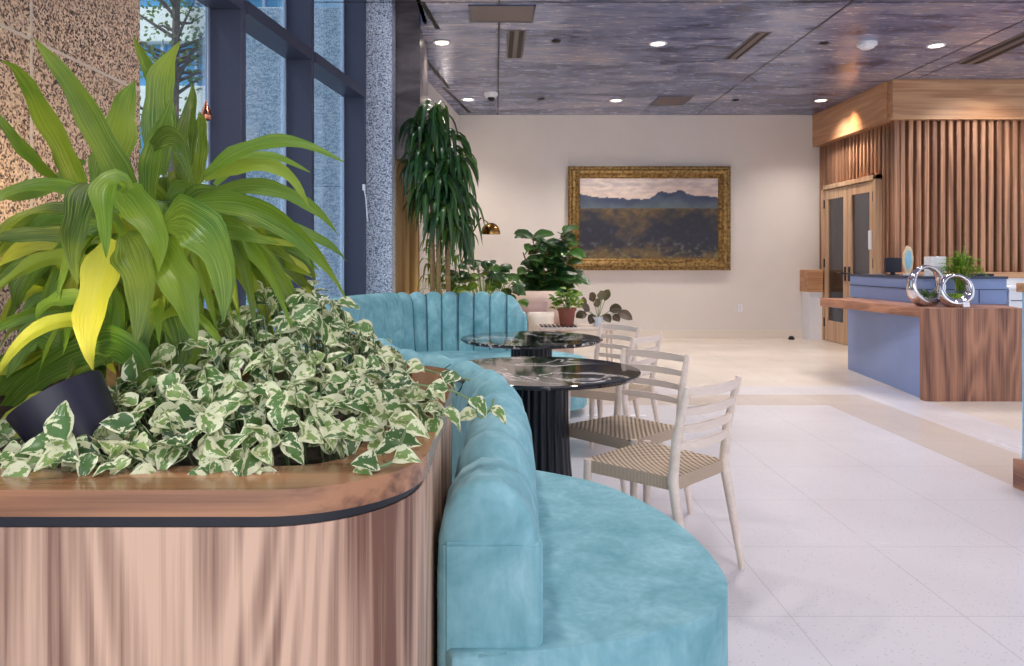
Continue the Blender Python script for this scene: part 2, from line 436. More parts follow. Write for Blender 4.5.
# ------------------------------------------------------------------ SETTING: floor, ceiling, walls
CZ = 3.716; YB = 12.33
bm = B()
def quad(bm, x0, x1, y0, y1, z, mi):
    vs = [bm.verts.new(p) for p in ((x0, y0, z), (x1, y0, z), (x1, y1, z), (x0, y1, z))]
    f = bm.faces.new(vs); f.material_index = mi
XL, XR, Y0 = -3.2, 9.5, -3.0
for (x0, x1, mi) in ((XL, 2.98, 0), (2.98, 3.5, 1), (3.5, 3.98, 0), (3.98, XR, 2)): quad(bm, x0, x1, Y0, 6.63, 0, mi)
for (x0, x1, mi) in ((XL, 3.5, 1), (3.5, 3.98, 0), (3.98, XR, 2)): quad(bm, x0, x1, 6.63, 7.15, 0, mi)
for (x0, x1, mi) in ((XL, 3.98, 0), (3.98, XR, 2)): quad(bm, x0, x1, 7.15, 7.63, 0, mi)
quad(bm, XL, XR, 7.63, 12.6, 0, 2)
box(bm, XL, XR, Y0, 12.6, -.12, -.002, mi=2)
fl = obj('floor', bm, ['floor_white', 'floor_beige', 'floor_far']); fl['kind'] = 'structure'
wl = lambda Y, off=0: -2.2+off+.128*Y      # inner tips of the window posts; glass plane at off=-.2
CH = 4.5     # raised ceiling strip along the glazing
bm = B(); prism(bm, [(-.74, Y0), (XR, Y0), (XR, 12.6), (wl(12.6, -.1), 12.6), (wl(7.62, -.1), 7.62), (-.74, 7.62)], CZ, CZ+.15)
prism(bm, [(wl(Y0, -.25), Y0), (-.72, Y0), (-.72, 8.6), (wl(8.6, -.25), 8.6)], CH, CH+.12); box(bm, -.74, -.70, Y0, 7.57, CZ, CH)
struct('ceiling', bm, 'ceiling')
# joints between the ceiling panels
tn = [0]
def trim(bm, mat, smooth=False):
    tn[0] += 1; return struct('trim_%d' % tn[0], bm, mat, smooth)
def cjoint(pts, w=.018):
    bm = B(); (xa, ya), (xb, yb) = pts
    d = Vector((xb-xa, yb-ya, 0)).normalized(); s = Vector((d.y, -d.x, 0))*w/2
    prism(bm, [(xa+s.x, ya+s.y), (xb+s.x, yb+s.y), (xb-s.x, yb-s.y), (xa-s.x, ya-s.y)], CZ-.003, CZ+.001); trim(bm, 'joint_black')
for x in (.03, 3.33, 5.62-.3, -2.6+2.0): 
    if x > 0: cjoint([(x, Y0), (x, YB)])
cjoint([(-2, 6.93), (XR, 6.93)], .012)
cjoint([(5.62, Y0), (5.62, 9.85)])

bm = B(); box(bm, -1.2, 5.5, YB, YB+.15, 0, CZ); struct('wall_back', bm, 'white_wall')
bm = B(); box(bm, -.66, 5.3, YB-.02, YB, 0.0, .13, .003); struct('baseboard_back', bm, 'cream_wall')
bm = B(); box(bm, 3.0, 5.3, YB-.004, YB, 1.13, 1.138); trim(bm, 'cream_wall')
# white return wall at the far left, dark polished bulkhead over the curtain bay
def slant(bm, Ya, Yb, off, th, z0, z1):
    prism(bm, [(wl(Ya, off), Ya), (wl(Yb, off), Yb), (wl(Yb, off)-th, Yb), (wl(Ya, off)-th, Ya)], z0, z1)
bm = B(); slant(bm, 8.52, YB, .0, .12, 0, CZ); struct('wall_left', bm, 'white_wall')
bm = B(); box(bm, -1.3, -.78, 7.57, 8.5, 2.33, CH, .004); trim(bm, 'bulkhead')
# granite column at the end of the glazing, granite pier at the near left
bm = B(); box(bm, -1.42, -1.026, 7.3, 7.56, 0, 2.93, .004); box(bm, -1.42, -1.026, 7.3, 7.56, 2.936, CH, .004); box(bm, -1.415, -1.031, 7.305, 7.555, 2.92, 2.94)
struct('wall_granite_column', bm, 'granite_blue')
bm = B(); box(bm, -2.5, -1.78, 1.0, 3.7, 0, CH)
pj = B(); box(pj, -1.785, -1.777, 1.0, 3.7, 2.138, 2.15); box(pj, -1.785, -1.777, 2.826, 2.838, 0, CH); box(pj, -1.785, -1.777, 2.0, 3.7, .9, .91)
w = struct('wall_granite_pier', bm, 'granite_brown'); obj('joint_lines', pj, 'granite_joint', w)

# ------------------------------------------------------------------ windows (posts, transom, glass)
def window(i, Ya, Yb, post=True):
    w = struct('window_%d' % i)
    bm = B(); x = wl(Yb)
    box(bm, wl(Yb, -.2), x, Yb, Yb+.09, 0, CH, .004); obj('post', bm, 'frame_steel', w)
    bm = B(); box(bm, wl(Yb, -.215), wl(Yb, -.195), Yb-.035, Yb+.0, 0, CH, .003); obj('reflection_bead', bm, 'frame_alu', w)  # pale strip painting the light reflection along the frame edge
    bm = B(); slant(bm, Ya, Yb, 0, .2, 2.88, 2.965); obj('transom', bm, 'frame_steel', w)
    bm = B(); slant(bm, Ya, Yb, -.02, .16, 0, .12); obj('sill', bm, 'frame_steel', w)
    bm = B(); slant(bm, Ya, Yb, -.2, .012, .12, 2.88); obj('pane', bm, 'glass', w)
    bm = B(); slant(bm, Ya, Yb, -.2, .012, 2.965, CH); obj('pane', bm, 'glass', w)
    return w
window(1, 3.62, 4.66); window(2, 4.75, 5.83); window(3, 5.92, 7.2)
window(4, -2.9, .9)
# small stay handle on the last post
t = thing('window_stay', 'small white metal stay hanging on the last dark window post', 'window stay', (wl(7.15)+.012, 7.15, 2.0))
bm = B(); box(bm, -.015, .01, -.02, .02, -.03, .03, .004); obj('bracket', bm, 'white_paint', t)
bm = B(); tube(bm, [(0, -.02, 0), (.02, -.03, -.1), (.04, -.04, -.33)], .006); obj('rod', bm, 'white_paint', t)

t = thing('hanging_ornament', 'small copper teardrop ornament hanging beside the first dark window post', 'ornament', P(206, 100, 4.45))
bm = B(); lathe(bm, [(.003, 0), (.008, -.02), (.02, -.05), (.034, -.085), (.036, -.1), (.028, -.118), (.01, -.126)], seg=20); obj('teardrop', bm, plain('copper', (196, 128, 104), .2, 1), t, True)
bm = B(); tube(bm, [(0, 0, 0), (0, 0, 2.9-t.location.z)], .0015, 5); obj('cord', bm, 'black_metal', t)

# ------------------------------------------------------------------ outside
bm = B(); box(bm, -60, XL+.6, -10, 60, -.25, -.1); struct('ground', bm, plain('paving', (150, 152, 156), .9))
bm = B(); box(bm, -2.8, -1.53, 7.62, 8.4, -.1, 2.05, .005); box(bm, -2.8, -1.53, 7.62, 8.4, 2.058, 3.9, .005); box(bm, -2.79, -1.54, 7.63, 8.39, 2.0, 2.1)
tag(obj('granite_block', bm, 'granite_out'), 'speckled blue-grey granite wall standing outside behind the windows', 'granite wall')
bt = thing('office_building', 'office building with pale blue glass bands seen through the far left window', 'building', (-11, 22, -.1))
bm = B(); box(bm, -7, 5.2, 0, 6, 0, 22); obj('wall', bm, plain('facade_glass', (96, 158, 200), .15, .2, .1, 2), bt)
for q in range(9):
    bm = B(); box(bm, -7.1, 5.3, -.35, 0, q*2.3+.9, q*2.3+1.9, .02); obj('spandrel', bm, plain('spandrel_%d' % q, (226, 228, 220), .6), bt)
for q in range(12):
    bm = B(); box(bm, -6.9+q, -6.82+q, -.15, 0, 0, 22); obj('mullion', bm, 'frame_alu', bt)
tr = thing('street_tree', 'leafy street tree outside the far left window', 'tree', (-5.2, 12, -.1))
random.seed(3)
bm = B(); lf = leafbm()
tube(bm, [(0, 0, 0), (.05, 0, 1.5), (-.05, 0, 3), (.05, 0, 6.5)], [.14, .12, .1, .04])
for q in range(46):
    z0 = random.uniform(1.4, 6); a = random.uniform(0, 2*PI); L = random.uniform(.6, 1.6)
    e = Vector((math.cos(a)*L, math.sin(a)*L*.6, z0+random.uniform(.1, .9)))
    tube(bm, [(0, 0, z0), e*.5+Vector((0, 0, z0*.5+random.uniform(-.1, .15))), e], [.035, .02, .007], 5)
    for _ in range(34):
        c = Vector((0, 0, z0)).lerp(e, random.uniform(.35, 1.05))+Vector([random.gauss(0, .16) for _ in range(3)])
        d = Vector([random.gauss(0, 1) for _ in range(3)]).normalized()*.09
        leaf(lf, c, c+d*.5, c+d, .05, [random.gauss(0, 1) for _ in range(3)], 3, .1, prof_oval, cols=2)
obj('trunk', bm, 'tree_bark', tr, True); foliage('foliage', lf, 'tree_leaf', tr)

# ------------------------------------------------------------------ reception core (right)
bm = B(); box(bm, 5.46, 9.5, 10.02, YB+.1, 0, CZ); struct('wall_right', bm, 'slat_back')
# header band
bm = B(); box(bm, 5.3, 9.5, 9.88, 10.03, 3.18, CZ-.002, .003); trim(bm, 'oak_header'); bm = B(); box(bm, 5.27, 5.46, 10.031, YB, 3.18, CZ-.002, .003); trim(bm, 'oak_header_side')
bm = B(); box(bm, 5.44, 5.455, 10.42, 11.2, .3, 2.3); trim(bm, 'cream_wall')
# slats on the front and on the side
bm = B()
for q in range(36):
    x = 5.44+.108*q; box(bm, x, x+.068, 9.95, 10.03, 1.14, 3.19, .014)
box(bm, 5.36, 5.43, 9.95, 10.03, 1.14, 3.19, .01)
struct('wall_right_front_slats', bm, 'slat_wood', 40)
bm = B()
for q in range(22):
    y = 10.06+.108*q
    z0 = 2.52 if 10.28 < y < 12.1 else 1.14
    box(bm, 5.385, 5.47, y, y+.05, z0, 3.19, .01)
struct('wall_right_side_slats', bm, 'slat_wood', 40)
bm = B(); box(bm, 5.3, 9.5, 9.88, 10.03, 1.06, 1.14, .004); trim(bm, 'oak_header')
bm = B(); box(bm, 5.34, 9.5, 9.9, 10.03, 0, 1.06, .002); trim(bm, 'white_paint')
bm = B(); box(bm, 5.06, 5.46, 12.0, YB, .78, 1.14, .006); trim(bm, 'oak_header')
bm = B(); box(bm, 5.1, 5.46, 12.03, YB, 0, .78, .004); trim(bm, 'white_paint')
# glazed double door on the side face
d = struct('door_1', label='pale oak double door with tall glass panels in the slatted wall', cat='door')
bm = B(); X = 5.3
box(bm, X, X+.2, 12.0, 12.07, 0, 2.5, .004); box(bm, X, X+.2, 10.34, 10.41, 0, 2.5, .004); box(bm, X, X+.2, 10.34, 12.07, 2.43, 2.5, .004)
obj('door_frame', bm, 'oak_door', d)
for (ya, yb, hy) in ((11.21, 11.995, 11.27), (10.415, 11.2, 11.14)):
    bm = B(); x0, x1 = X+.02, X+.07
    box(bm, x0, x1, ya, ya+.13, 0.01, 2.42, .003); box(bm, x0, x1, yb-.13, yb, 0.01, 2.42, .003)
    box(bm, x0, x1, ya+.13, yb-.13, 2.27, 2.42, .003); box(bm, x0, x1, ya+.13, yb-.13, .01, .33, .003)
    L = obj('door_leaf', bm, 'oak_door', d)
    bm = B(); box(bm, x0+.02, x0+.03, ya+.13, yb-.13, .33, 2.27); obj('glass_pane', bm, 'door_glass', L)
    bm = B(); box(bm, x0-.012, x0, hy-.03, hy+.03, .98, 1.2, .004); tube(bm, [(x0-.01, hy, 1.1), (x0-.06, hy, 1.1)], .012); tube(bm, [(x0-.06, hy, 1.1), (x0-.06, hy+(.14 if hy > 11.2 else -.14), 1.1)], .011)
    obj('door_handle', bm, 'black_metal', L)
    hyy = yb if hy > 11.2 else ya
    for z in (.3, 1.25, 2.2):
        bm = B(); box(bm, x0-.012, x0, hyy-.03, hyy+.03, z-.07, z+.07, .003); obj('hinge', bm, 'black_metal', L)
bm = B(); box(bm, X-.002, X+.018, 10.46, 10.54, 1.45, 1.72, .004)
t = tag(obj('keypad', bm, 'white_paint'), 'small white wall keypad on the right leaf of the oak door', 'keypad')
bm = B(); box(bm, -.004, .0, 10.475, 10.525, 1.6, 1.69); 
bm.free()

# wall bits: outlet, floor stop, painting
t = thing('wall_outlet', 'small white outlet plate low on the pale back wall', 'outlet', ((740-496)/F*YB, YB, .5))
bm = B(); box(bm, -.04, .04, -.008, 0, -.06, .06, .003); obj('plate', bm, 'white_paint', t)
bm = B(); box(bm, -.017, .017, -.012, -.007, .008, .038, .003); box(bm, -.017, .017, -.012, -.007, -.038, -.008, .003); obj('socket', bm, 'white_wall', t)
bm = B(); lathe(bm, [(.05, 0), (.05, .02), (.035, .05), (.01, .06)], (4.83, 12.1, 0), 14)
tag(obj('door_stop', bm, 'black_metal', None, True), 'small black dome door stop on the floor before the back wall', 'door stop')

pt = thing('framed_painting', 'large gilt framed landscape painting hanging on the back wall', 'painting', (0, YB, 0))
xl, xr, zt, zb = (568-496)/F*YB, (729-496)/F*YB, H+(260-167)/F*YB, H-(270-260)/F*YB
bm = B()
# frame profile swept round the rectangle
prof = [(0, 0), (0, .07), (.02, .09), (.045, .085), (.07, .11), (.11, .10), (.15, .06), (.165, .065), (.185, .045), (.2, .03), (.2, 0)]
loops = []
for (d_, h_) in prof:
    loops.append([bm.verts.new(p) for p in ((xl+d_, -h_, zb+d_), (xr-d_, -h_, zb+d_), (xr-d_, -h_, zt-d_), (xl+d_, -h_, zt-d_))])
for i in range(len(loops)-1):
    for q in range(4): bm.faces.new((loops[i][q], loops[i][(q+1) % 4], loops[i+1][(q+1) % 4], loops[i+1][q]))
for q in range(4): bm.faces.new((loops[-1][q], loops[-1][(q+1) % 4], loops[0][(q+1) % 4], loops[0][q]))
k = NT('gilt'); n = k.noise(k.obj(), 22, 4, .6)
k.P(Base_Color=k.ramp(n, [(.35, srgb(98, 70, 34)), (.65, srgb(176, 142, 86))]), Roughness=.42, Metallic=.6)
ch = k.n('ShaderNodeTexVoronoi', {'Vector': k.obj(), 'Scale': 40.0}).outputs['Distance']; k.bump(ch, .5, .01); M['gilt'] = k.m
fr = obj('gilt_frame', bm, 'gilt', pt, 30)
bm = B()   # beaded outer ridge
def bead(x, z):
    bmesh.ops.create_icosphere(bm, subdivisions=1, radius=.02, matrix=Matrix.Translation((x, -.085, z)))
nx = int((xr-xl)/.05); nz = int((zt-zb)/.05)
for i in range(nx+1):
    x = xl+.012+(xr-xl-.024)*i/nx; bead(x, zb+.012); bead(x, zt-.012)
for i in range(1, nz):
    z = zb+(zt-zb)*i/nz; bead(xl+.012, z); bead(xr-.012, z)
obj('beading', bm, 'gilt', fr, True)
# canvas: painted colours per vertex
NXc, NZc = 150, 84
me = bpy.data.meshes.new('canvas')
cx0, cx1, cz0, cz1 = xl+.19, xr-.19, zb+.19, zt-.19
vs = [((cx0+(cx1-cx0)*i/NXc), -.035, cz0+(cz1-cz0)*j/NZc) for j in range(NZc+1) for i in range(NXc+1)]
fs = [(j*(NXc+1)+i, j*(NXc+1)+i+1, (j+1)*(NXc+1)+i+1, (j+1)*(NXc+1)+i) for j in range(NZc) for i in range(NXc)]
me.from_pydata(vs, [], fs)
from mathutils import noise as mn
def nz2(x, y, s, o=0): return mn.fractal(Vector((x*s+o, y*s*1.3, o)), .8, 2.0, 4)
def paint(u, v):
    n1 = nz2(u*1.7, v, 5); n2 = nz2(u*1.7, v, 14, 5); n3 = nz2(u*1.7, v*3, 6, 9)
    ridge = .745+.075*math.exp(-((u-.585)/.05)**2)+.07*math.exp(-((u-.72)/.07)**2)+.035*math.exp(-((u-.66)/.14)**2)+.06*math.exp(-((u+.02)/.1)**2)+.02*math.exp(-((u-.9)/.12)**2)+.012*math.sin(u*9)+n2*.012
    mixc = lambda a, b, t: tuple(a[i]*(1-t)+b[i]*t for i in range(3))
    cl = lambda t: max(0, min(1, t))
    if v > ridge: c = mixc((196, 180, 180), (232, 216, 206), cl(.5+n3*1.2)); c = mixc(c, (232, 204, 186), cl(1-(v-ridge)*6)*.6)
    elif v > .63: c = mixc((62, 72, 98), (104, 116, 128), cl((ridge-v)*5+n1*.4)); c = mixc(c, (96, 104, 92), cl((.72-v)*8) * (.5 if u > .35 else .2))
    else:
        c = mixc((118, 92, 62), (92, 78, 52), cl(.5+n2*1.5))
        dk = 1.4*math.exp(-((u-.12)/.16)**2-((v-.38)/.2)**2)+1.2*math.exp(-((u-.68)/.2)**2-((v-.38)/.17)**2)+1.1*math.exp(-((u-.9)/.16)**2-((v-.3)/.25)**2)
        dk += .7*math.exp(-((v-.2)/.12)**2)
        c = mixc(c, (44, 44, 58), cl(dk+n1*.8)); c = mixc(c, (104, 108, 128), cl(n2*1.3-.25)*cl((.5-v)*3)*.8)
        if v < .2: c = mixc(c, (128, 116, 74), cl(n2*1.4+.1)*cl((.22-v)*6))
    return c
ca = me.color_attributes.new('paint', 'FLOAT_COLOR', 'POINT')
i_ = 0
for j in range(NZc+1):
    for i in range(NXc+1):
        c = paint(i/NXc, j/NZc); ca.data[i_].color = srgb(*c); i_ += 1
k = NT('oil_paint'); at = k.n('ShaderNodeVertexColor', layer_name='paint')
k.P(Base_Color=at.outputs[0], Roughness=.55); k.bump(k.noise(k.obj(), 60, 3), .2, .003)
me.materials.append(k.m); o = bpy.data.objects.new('canvas', me); C.objects.link(o); o.parent = pt

# ------------------------------------------------------------------ ceiling fixtures
def ceil_at(px, py):
    Y = F*(CZ-H)/(260-py); return ((px-496)/F*Y, Y)
first = None
for (px, py, lab) in ((442, 42, 'round recessed ceiling light nearest the dark left bulkhead'), (658, 43, 'round recessed ceiling light beside the double slot vent, near the middle'),
                 (936, 45, 'round recessed ceiling light beside the white smoke detector'), (468, 99, 'round recessed ceiling light beside the small dome camera'),
                 (616, 100, 'round recessed ceiling light above the gilt painting'), (821, 100, 'round recessed ceiling light by the oak header, near the back wall')):
    x, y = ceil_at(px, py)
    if first is None:
        t = thing('recessed_light', lab, 'ceiling light', (x, y, CZ), 0, 'recessed ceiling lights')
        bm = B(); lathe(bm, [(.085, 0), (.1, -.004), (.1, -.01), (.078, -.014), (.07, -.004)], seg=28); obj('trim_ring', bm, 'camera_white', t, True)
        bm = B(); lathe(bm, [(.072, -.002), (.072, -.008), (.05, -.012)], seg=24); obj('lens', bm, 'lamp_glow', t, True)
        first = t
    else: t = dup(first, (x, y, CZ), 0, lab)
    light('SPOT', 'ceiling_spot', (x, y, CZ-.03), 60 if px == 442 else 120, (1, .92, .82), (x, y, 0), .06, spot=math.radians(120), blend=.8)
# added fill spots without fixtures, brightening the seating and the desk
for (x, y) in ((4.4, 8.6), (2.2, 8.6), (-.6, 4.2), (1.2, 4.2), (3.2, 4.2), (1.2, 1.8), (3.2, 1.8), (-.6, 1.2), (5.6, 4.2), (2.6, 6.4), (5.0, 6.4)):
    light('SPOT', 'ceiling_spot', (x, y, CZ-.03), 85 if y > 2 else 60, (1, .94, .9), (x, y, 0), .12, spot=math.radians(125), blend=.8)
light('SPOT', 'slat_washer', (5.0, 10.9, CZ-.06), 40, (1, .68, .4), (5.5, 10.9, 2.6), .05, spot=math.radians(60), blend=.6)
light('SPOT', 'slat_washer', (6.6, 8.6, CZ-.06), 110, (1, .86, .72), (6.4, 10.0, 2.0), .1, spot=math.radians(90), blend=.8)

def slotvent(px0, py0, px1, py1, gap, lab, nm='slot_vent', wid=.035):
    a = ceil_at(px0, py0); b = ceil_at(px1, py1)
    t = thing(nm, lab, 'air vent', (a[0], a[1], CZ))
    d = Vector((b[0]-a[0], b[1]-a[1], 0)); L = d.length; ang = math.atan2(d.y, d.x)
    bm = B(); box(bm, 0, L, -gap*.5-wid, gap*.5+wid, -.006, 0, .002)
    o = obj('frame', bm, 'vent_brown', t); o.rotation_euler = (0, 0, ang)
    for s in (-1, 1):
        bm = B(); box(bm, .02, L-.02, s*gap*.5-wid*.5, s*gap*.5+wid*.5, -.009, -.004); o = obj('slot', bm, 'joint_black', t); o.rotation_euler = (0, 0, ang)
slotvent(514, 58, 517, 30, .1, 'short double slot air vent beside the long straight ceiling joint', wid=.05)
slotvent(731, 59, 764, 32, .1, 'slanting double slot air vent in the middle of the ceiling')
slotvent(968, 64, 1060, 22, .16, 'long double slot air vent at the right above the oak header', wid=.07)
def panel(px0, py0, px1, py1, lab, mat):
    a = ceil_at(px0, py0); b = ceil_at(px1, py1)
    x0, x1 = sorted((a[0], b[0])); y0, y1 = sorted((a[1], b[1]))
    t = thing('access_panel', lab, 'access panel', ((x0+x1)/2, (y0+y1)/2, CZ))
    w_, h_ = (x1-x0)/2, (y1-y0)/2
    bm = B()
    for q in ((-w_, w_, -h_, -h_+.02), (-w_, w_, h_-.02, h_), (-w_, -w_+.02, -h_, h_), (w_-.02, w_, -h_, h_)): box(bm, *q, -.008, 0)
    obj('frame', bm, 'blue_dark', t)
    bm = B(); box(bm, -w_+.02, w_-.02, -h_+.02, h_-.02, -.004, 0); obj('plate', bm, mat, t)
panel(470, 22, 536, 5, 'wide brownish access panel at the top of the ceiling', 'vent_brown')
panel(650, 105, 694, 96, 'grey rectangular access panel by the back wall ceiling edge', 'vent_brown')
def shortslot(px0, py0, px1, py1):
    cjoint([ceil_at(px0, py0), ceil_at(px1, py1)], .05)
shortslot(422, 2, 438, 29); shortslot(426, 60, 449, 88); shortslot(443, 87, 470, 113)
for (px, py, lab) in ((556, 41, 'small dark sprinkler cover left of the middle ceiling light'), (541, 99, 'small dark sprinkler cover near the back wall, left of the painting'),
                      (736, 100, 'small dark sprinkler cover near the back wall, right of the painting'), (824, 43, 'small dark sprinkler cover beside the smoke detector')):
    x, y = ceil_at(px, py); bm = B(); lathe(bm, [(.055, 0), (.055, -.008), (.03, -.02), (.012, -.022)], (x, y, CZ), 16)
    tag(obj('sprinkler_cover', bm, 'black_metal', None, True), lab, 'sprinkler', 'sprinkler covers in the ceiling')
x, y = ceil_at(867, 43); t = thing('smoke_detector', 'white round smoke detector on the dark ceiling', 'smoke detector', (x, y, CZ))
bm = B(); lathe(bm, [(.105, 0), (.105, -.03), (.09, -.036)], seg=24); obj('base', bm, 'camera_white', t, True)
bm = B(); lathe(bm, [(.08, -.034), (.075, -.055), (.04, -.07), (.01, -.072)], seg=24); obj('sensor_cap', bm, 'camera_white', t, True)
x, y = ceil_at(491, 93); t = thing('dome_camera', 'small white dome camera on the ceiling by the left recessed light', 'camera', (x, y, CZ))
bm = B(); lathe(bm, [(.1, 0), (.1, -.03), (.07, -.07)], seg=24); obj('housing', bm, 'camera_white', t, True)
bm = B(); lathe(bm, [(.055, -.065), (.05, -.1), (.02, -.12)], seg=20); obj('lens_dome', bm, 'black_metal', t, True)

# ------------------------------------------------------------------ reception desk
t = thing('reception_desk', 'walnut waterfall reception desk with a blue front panel', 'reception desk', (0, 0, 0))
bm = B(); box(bm, 3.95, 4.87, 6.8, 6.9, 0, .855, .003); obj('end_panel', bm, 'walnut_desk', t)
bm = B(); prism(bm, [(3.95, 6.9), (4.87, 6.9), (5.4, 8.75), (3.775, 8.62)], .765, .857)
bmesh.ops.bevel(bm, geom=list(bm.edges), offset=.003, segments=1, affect='EDGES'); obj('countertop', bm, 'walnut_slab', t)
bm = B(); prism(bm, [(3.985, 6.9), (4.6, 6.9), (4.8, 8.83), (4.2, 8.83)], 0.0, .765); obj('front_panel', bm, 'blue_paint', t)
# raised blue transaction unit
bm = B(); prism(bm, [(4.29, 7.42), (5.12, 7.42), (5.12, 7.75), (4.62, 7.75), (4.56, 8.86), (4.24, 8.86)], .858, 1.11)
hutch = obj('raised_unit', bm, 'blue_paint', t)
bm = B(); prism(bm, [(4.28, 7.41), (5.13, 7.41), (5.13, 7.76), (4.63, 7.76), (4.57, 8.87), (4.23, 8.87)], 1.11, 1.135); obj('top_board', bm, 'blue_dark', hutch)
bm = B()
box(bm, 4.295, 5.115, 7.415, 7.421, 1.0, 1.008); box(bm, 4.84, 4.848, 7.415, 7.421, .87, 1.0)
bm2 = bm
v0 = Vector((4.285, 7.43, 0)); v1 = Vector((4.235, 8.85, 0)); nrm = Vector((-(v1-v0).y, (v1-v0).x, 0)).normalized()*.006
prism(bm, [(v0.x, v0.y), (v1.x, v1.y), (v1.x+nrm.x, v1.y+nrm.y), (v0.x+nrm.x, v0.y+nrm.y)], 1.0, 1.008)
obj('seam_lines', bm, 'blue_dark', hutch)
# right hand white cabinet behind and near desk sliver
t = thing('welcome_counter', 'light blue counter on a wooden base cut by the right picture edge', 'counter', (0, 0, 0))
bm = B(); box(bm, 2.96, 3.9, 3.6, 4.24, 0, .165, .004); obj('plinth', bm, 'walnut_slab', t)
bm = B(); box(bm, 2.985, 3.86, 3.64, 4.2, .165, 1.117, .003); obj('body', bm, plain('sky_paint', (150, 192, 224), .4), t)
bm = B(); box(bm, 2.97, 3.9, 3.6, 4.23, 1.117, 1.17, .006); obj('top', bm, 'oak_header', t)
bm = B(); box(bm, 5.2, 6.3, 7.5, 7.9, .0, 1.0, .004); t = thing('white_cabinet', 'plain white cabinet just right of the blue desk unit', 'cabinet')
obj('body', bm, 'white_paint', t)
bm = B(); box(bm, 5.18, 6.32, 7.48, 7.92, 1.0, 1.03, .004); obj('top', bm, 'white_paint', t)
bm = B(); box(bm, 5.22, 6.26, 7.494, 7.5, .885, .893); obj('seam_lines', bm, 'blue_dark', t)

def ring(bm, c, R, rt, rb, squash=1.6, yaw=0, N=48, Mm=14):
    rings = []
    for i in range(N):
        a = 2*PI*i/N; r = rb+(rt-rb)*(.5+.5*math.sin(a))**.8
        cen = Vector((math.cos(a)*(R-r*.2), 0, math.sin(a)*(R-r*.2)))
        rad = Vector((math.cos(a), 0, math.sin(a)))
        rings.append([bm.verts.new(Vector(c)+Matrix.Rotation(yaw, 3, 'Z') @ (cen+rad*math.cos(2*PI*j/Mm)*r*.75+Vector((0, 1, 0))*math.sin(2*PI*j/Mm)*r*squash)) for j in range(Mm)])
    for i in range(N):
        for j in range(Mm): bm.faces.new((rings[i][j], rings[(i+1) % N][j], rings[(i+1) % N][(j+1) % Mm], rings[i][(j+1) % Mm]))
random.seed(21)
for (px, Y, R, lab, yaw) in ((926, 7.12, .185, 'larger silver ring planter holding a small succulent on the desk', .25), (955, 6.98, .145, 'smaller silver ring planter with moss at the walnut desk corner', -.1)):
    x = (px-496)/F*Y; t = thing('ring_planter', lab, 'planter', (x, Y, .857), 0, 'silver ring planters')
    bm = B(); ring(bm, (0, 0, R+.018), R*.97, .026, .075, 1.15, yaw); obj('ring', bm, 'chrome', t, 60)
    lf = leafbm()
    for q in range(40):
        b0 = Vector((random.gauss(0, R*.2), random.gauss(0, .02), .085)); d_ = Vector((random.gauss(0, .6), random.gauss(0, .5), 1)).normalized()*random.uniform(.03, .1)*R/.185
        leaf(lf, b0, b0+d_*.6, b0+d_+Vector((d_.x*.3, 0, -.01)), .022, (random.gauss(0, 1), 1, .3), 4, .2, prof_oval, cols=2)
    foliage('succulent', lf, 'dark_leaf' if R > .16 else 'bright_leaf', t)
# fern in glass vase
t = thing('potted_fern', 'bright green fern in a glass pot behind the silver rings', 'plant', ((962-496)/F*7.25, 7.25, .857))
bm = B(); lathe(bm, [(.04, 0), (.055, .01), (.06, .14), (.055, .14), (.05, .02)], seg=20); obj('pot', bm, plain('fern_pot', (70, 92, 84), .2), t, True)
lf = leafbm()
for q in range(70):
    a = random.uniform(0, 2*PI); r = random.uniform(.05, .26); z = random.uniform(.46, .62)-r*.8
    b0 = Vector((random.gauss(0, .02), random.gauss(0, .02), .13)); tip = Vector((math.cos(a)*r*1.0, math.sin(a)*r*.6, z)); md = tip*.45+Vector((0, 0, .3))
    leaf(lf, b0, md, tip, .018, (0, 0, 1), 6, .3, cols=2)
    for s_ in range(5):
        f = .45+s_*.11; p = b0*(1-f)**2+md*2*f*(1-f)+tip*f*f
        for sg in (-1, 1): 
            e = p+Vector((-math.sin(a)*sg*.04, math.cos(a)*sg*.04, .0))+(tip-md).normalized()*.025
            leaf(lf, p, (p+e)/2, e, .014, (0, 0, 1), 2, .1, prof_oval, cols=2)
foliage('fronds', lf, 'bright_leaf', t)
# agate, monitor, box, card
t = thing('agate_slice', 'upright pale blue agate slice with gilt rim standing on the desk', 'ornament', ((908-496)/F*7.9, 7.9, 1.135))
bm = B(); box(bm, -.035, .035, -.03, .03, 0, .02, .003); obj('stand', bm, 'paper_white', t)
def disc(bm, a, b, cz, y0, y1, N=28, wob=.05):
    vs = []
    for y in (y0, y1):
        vs.append([bm.verts.new((a*math.cos(2*PI*i/N)*(1+wob*math.sin(i*2.3)), y, cz+b*math.sin(2*PI*i/N)*(1+wob*math.sin(i*1.7)))) for i in range(N)])
    bm.faces.new(vs[0]); bm.faces.new(vs[1][::-1])
    for i in range(N): bm.faces.new((vs[0][i], vs[0][(i+1) % N], vs[1][(i+1) % N], vs[1][i]))
bm = B(); disc(bm, .055, .15, .165, -.008, .008); obj('rim', bm, plain('agate_rim', (226, 204, 170), .3), t)
bm = B(); disc(bm, .034, .105, .165, -.011, .011); obj('core', bm, plain('agate_core', (150, 204, 226), .2), t)
t = thing('desk_monitor', 'black computer monitor behind the agate slice', 'monitor', ((893-496)/F*8.1, 8.1, 1.135))
bm = B(); box(bm, -.09, .09, -.015, .015, .03, .19, .004); obj('screen', bm, 'black_plastic', t)
bm = B(); box(bm, -.02, .02, -.01, .02, .0, .05); box(bm, -.05, .05, -.04, .05, 0, .008); obj('stand', bm, 'black_metal', t)
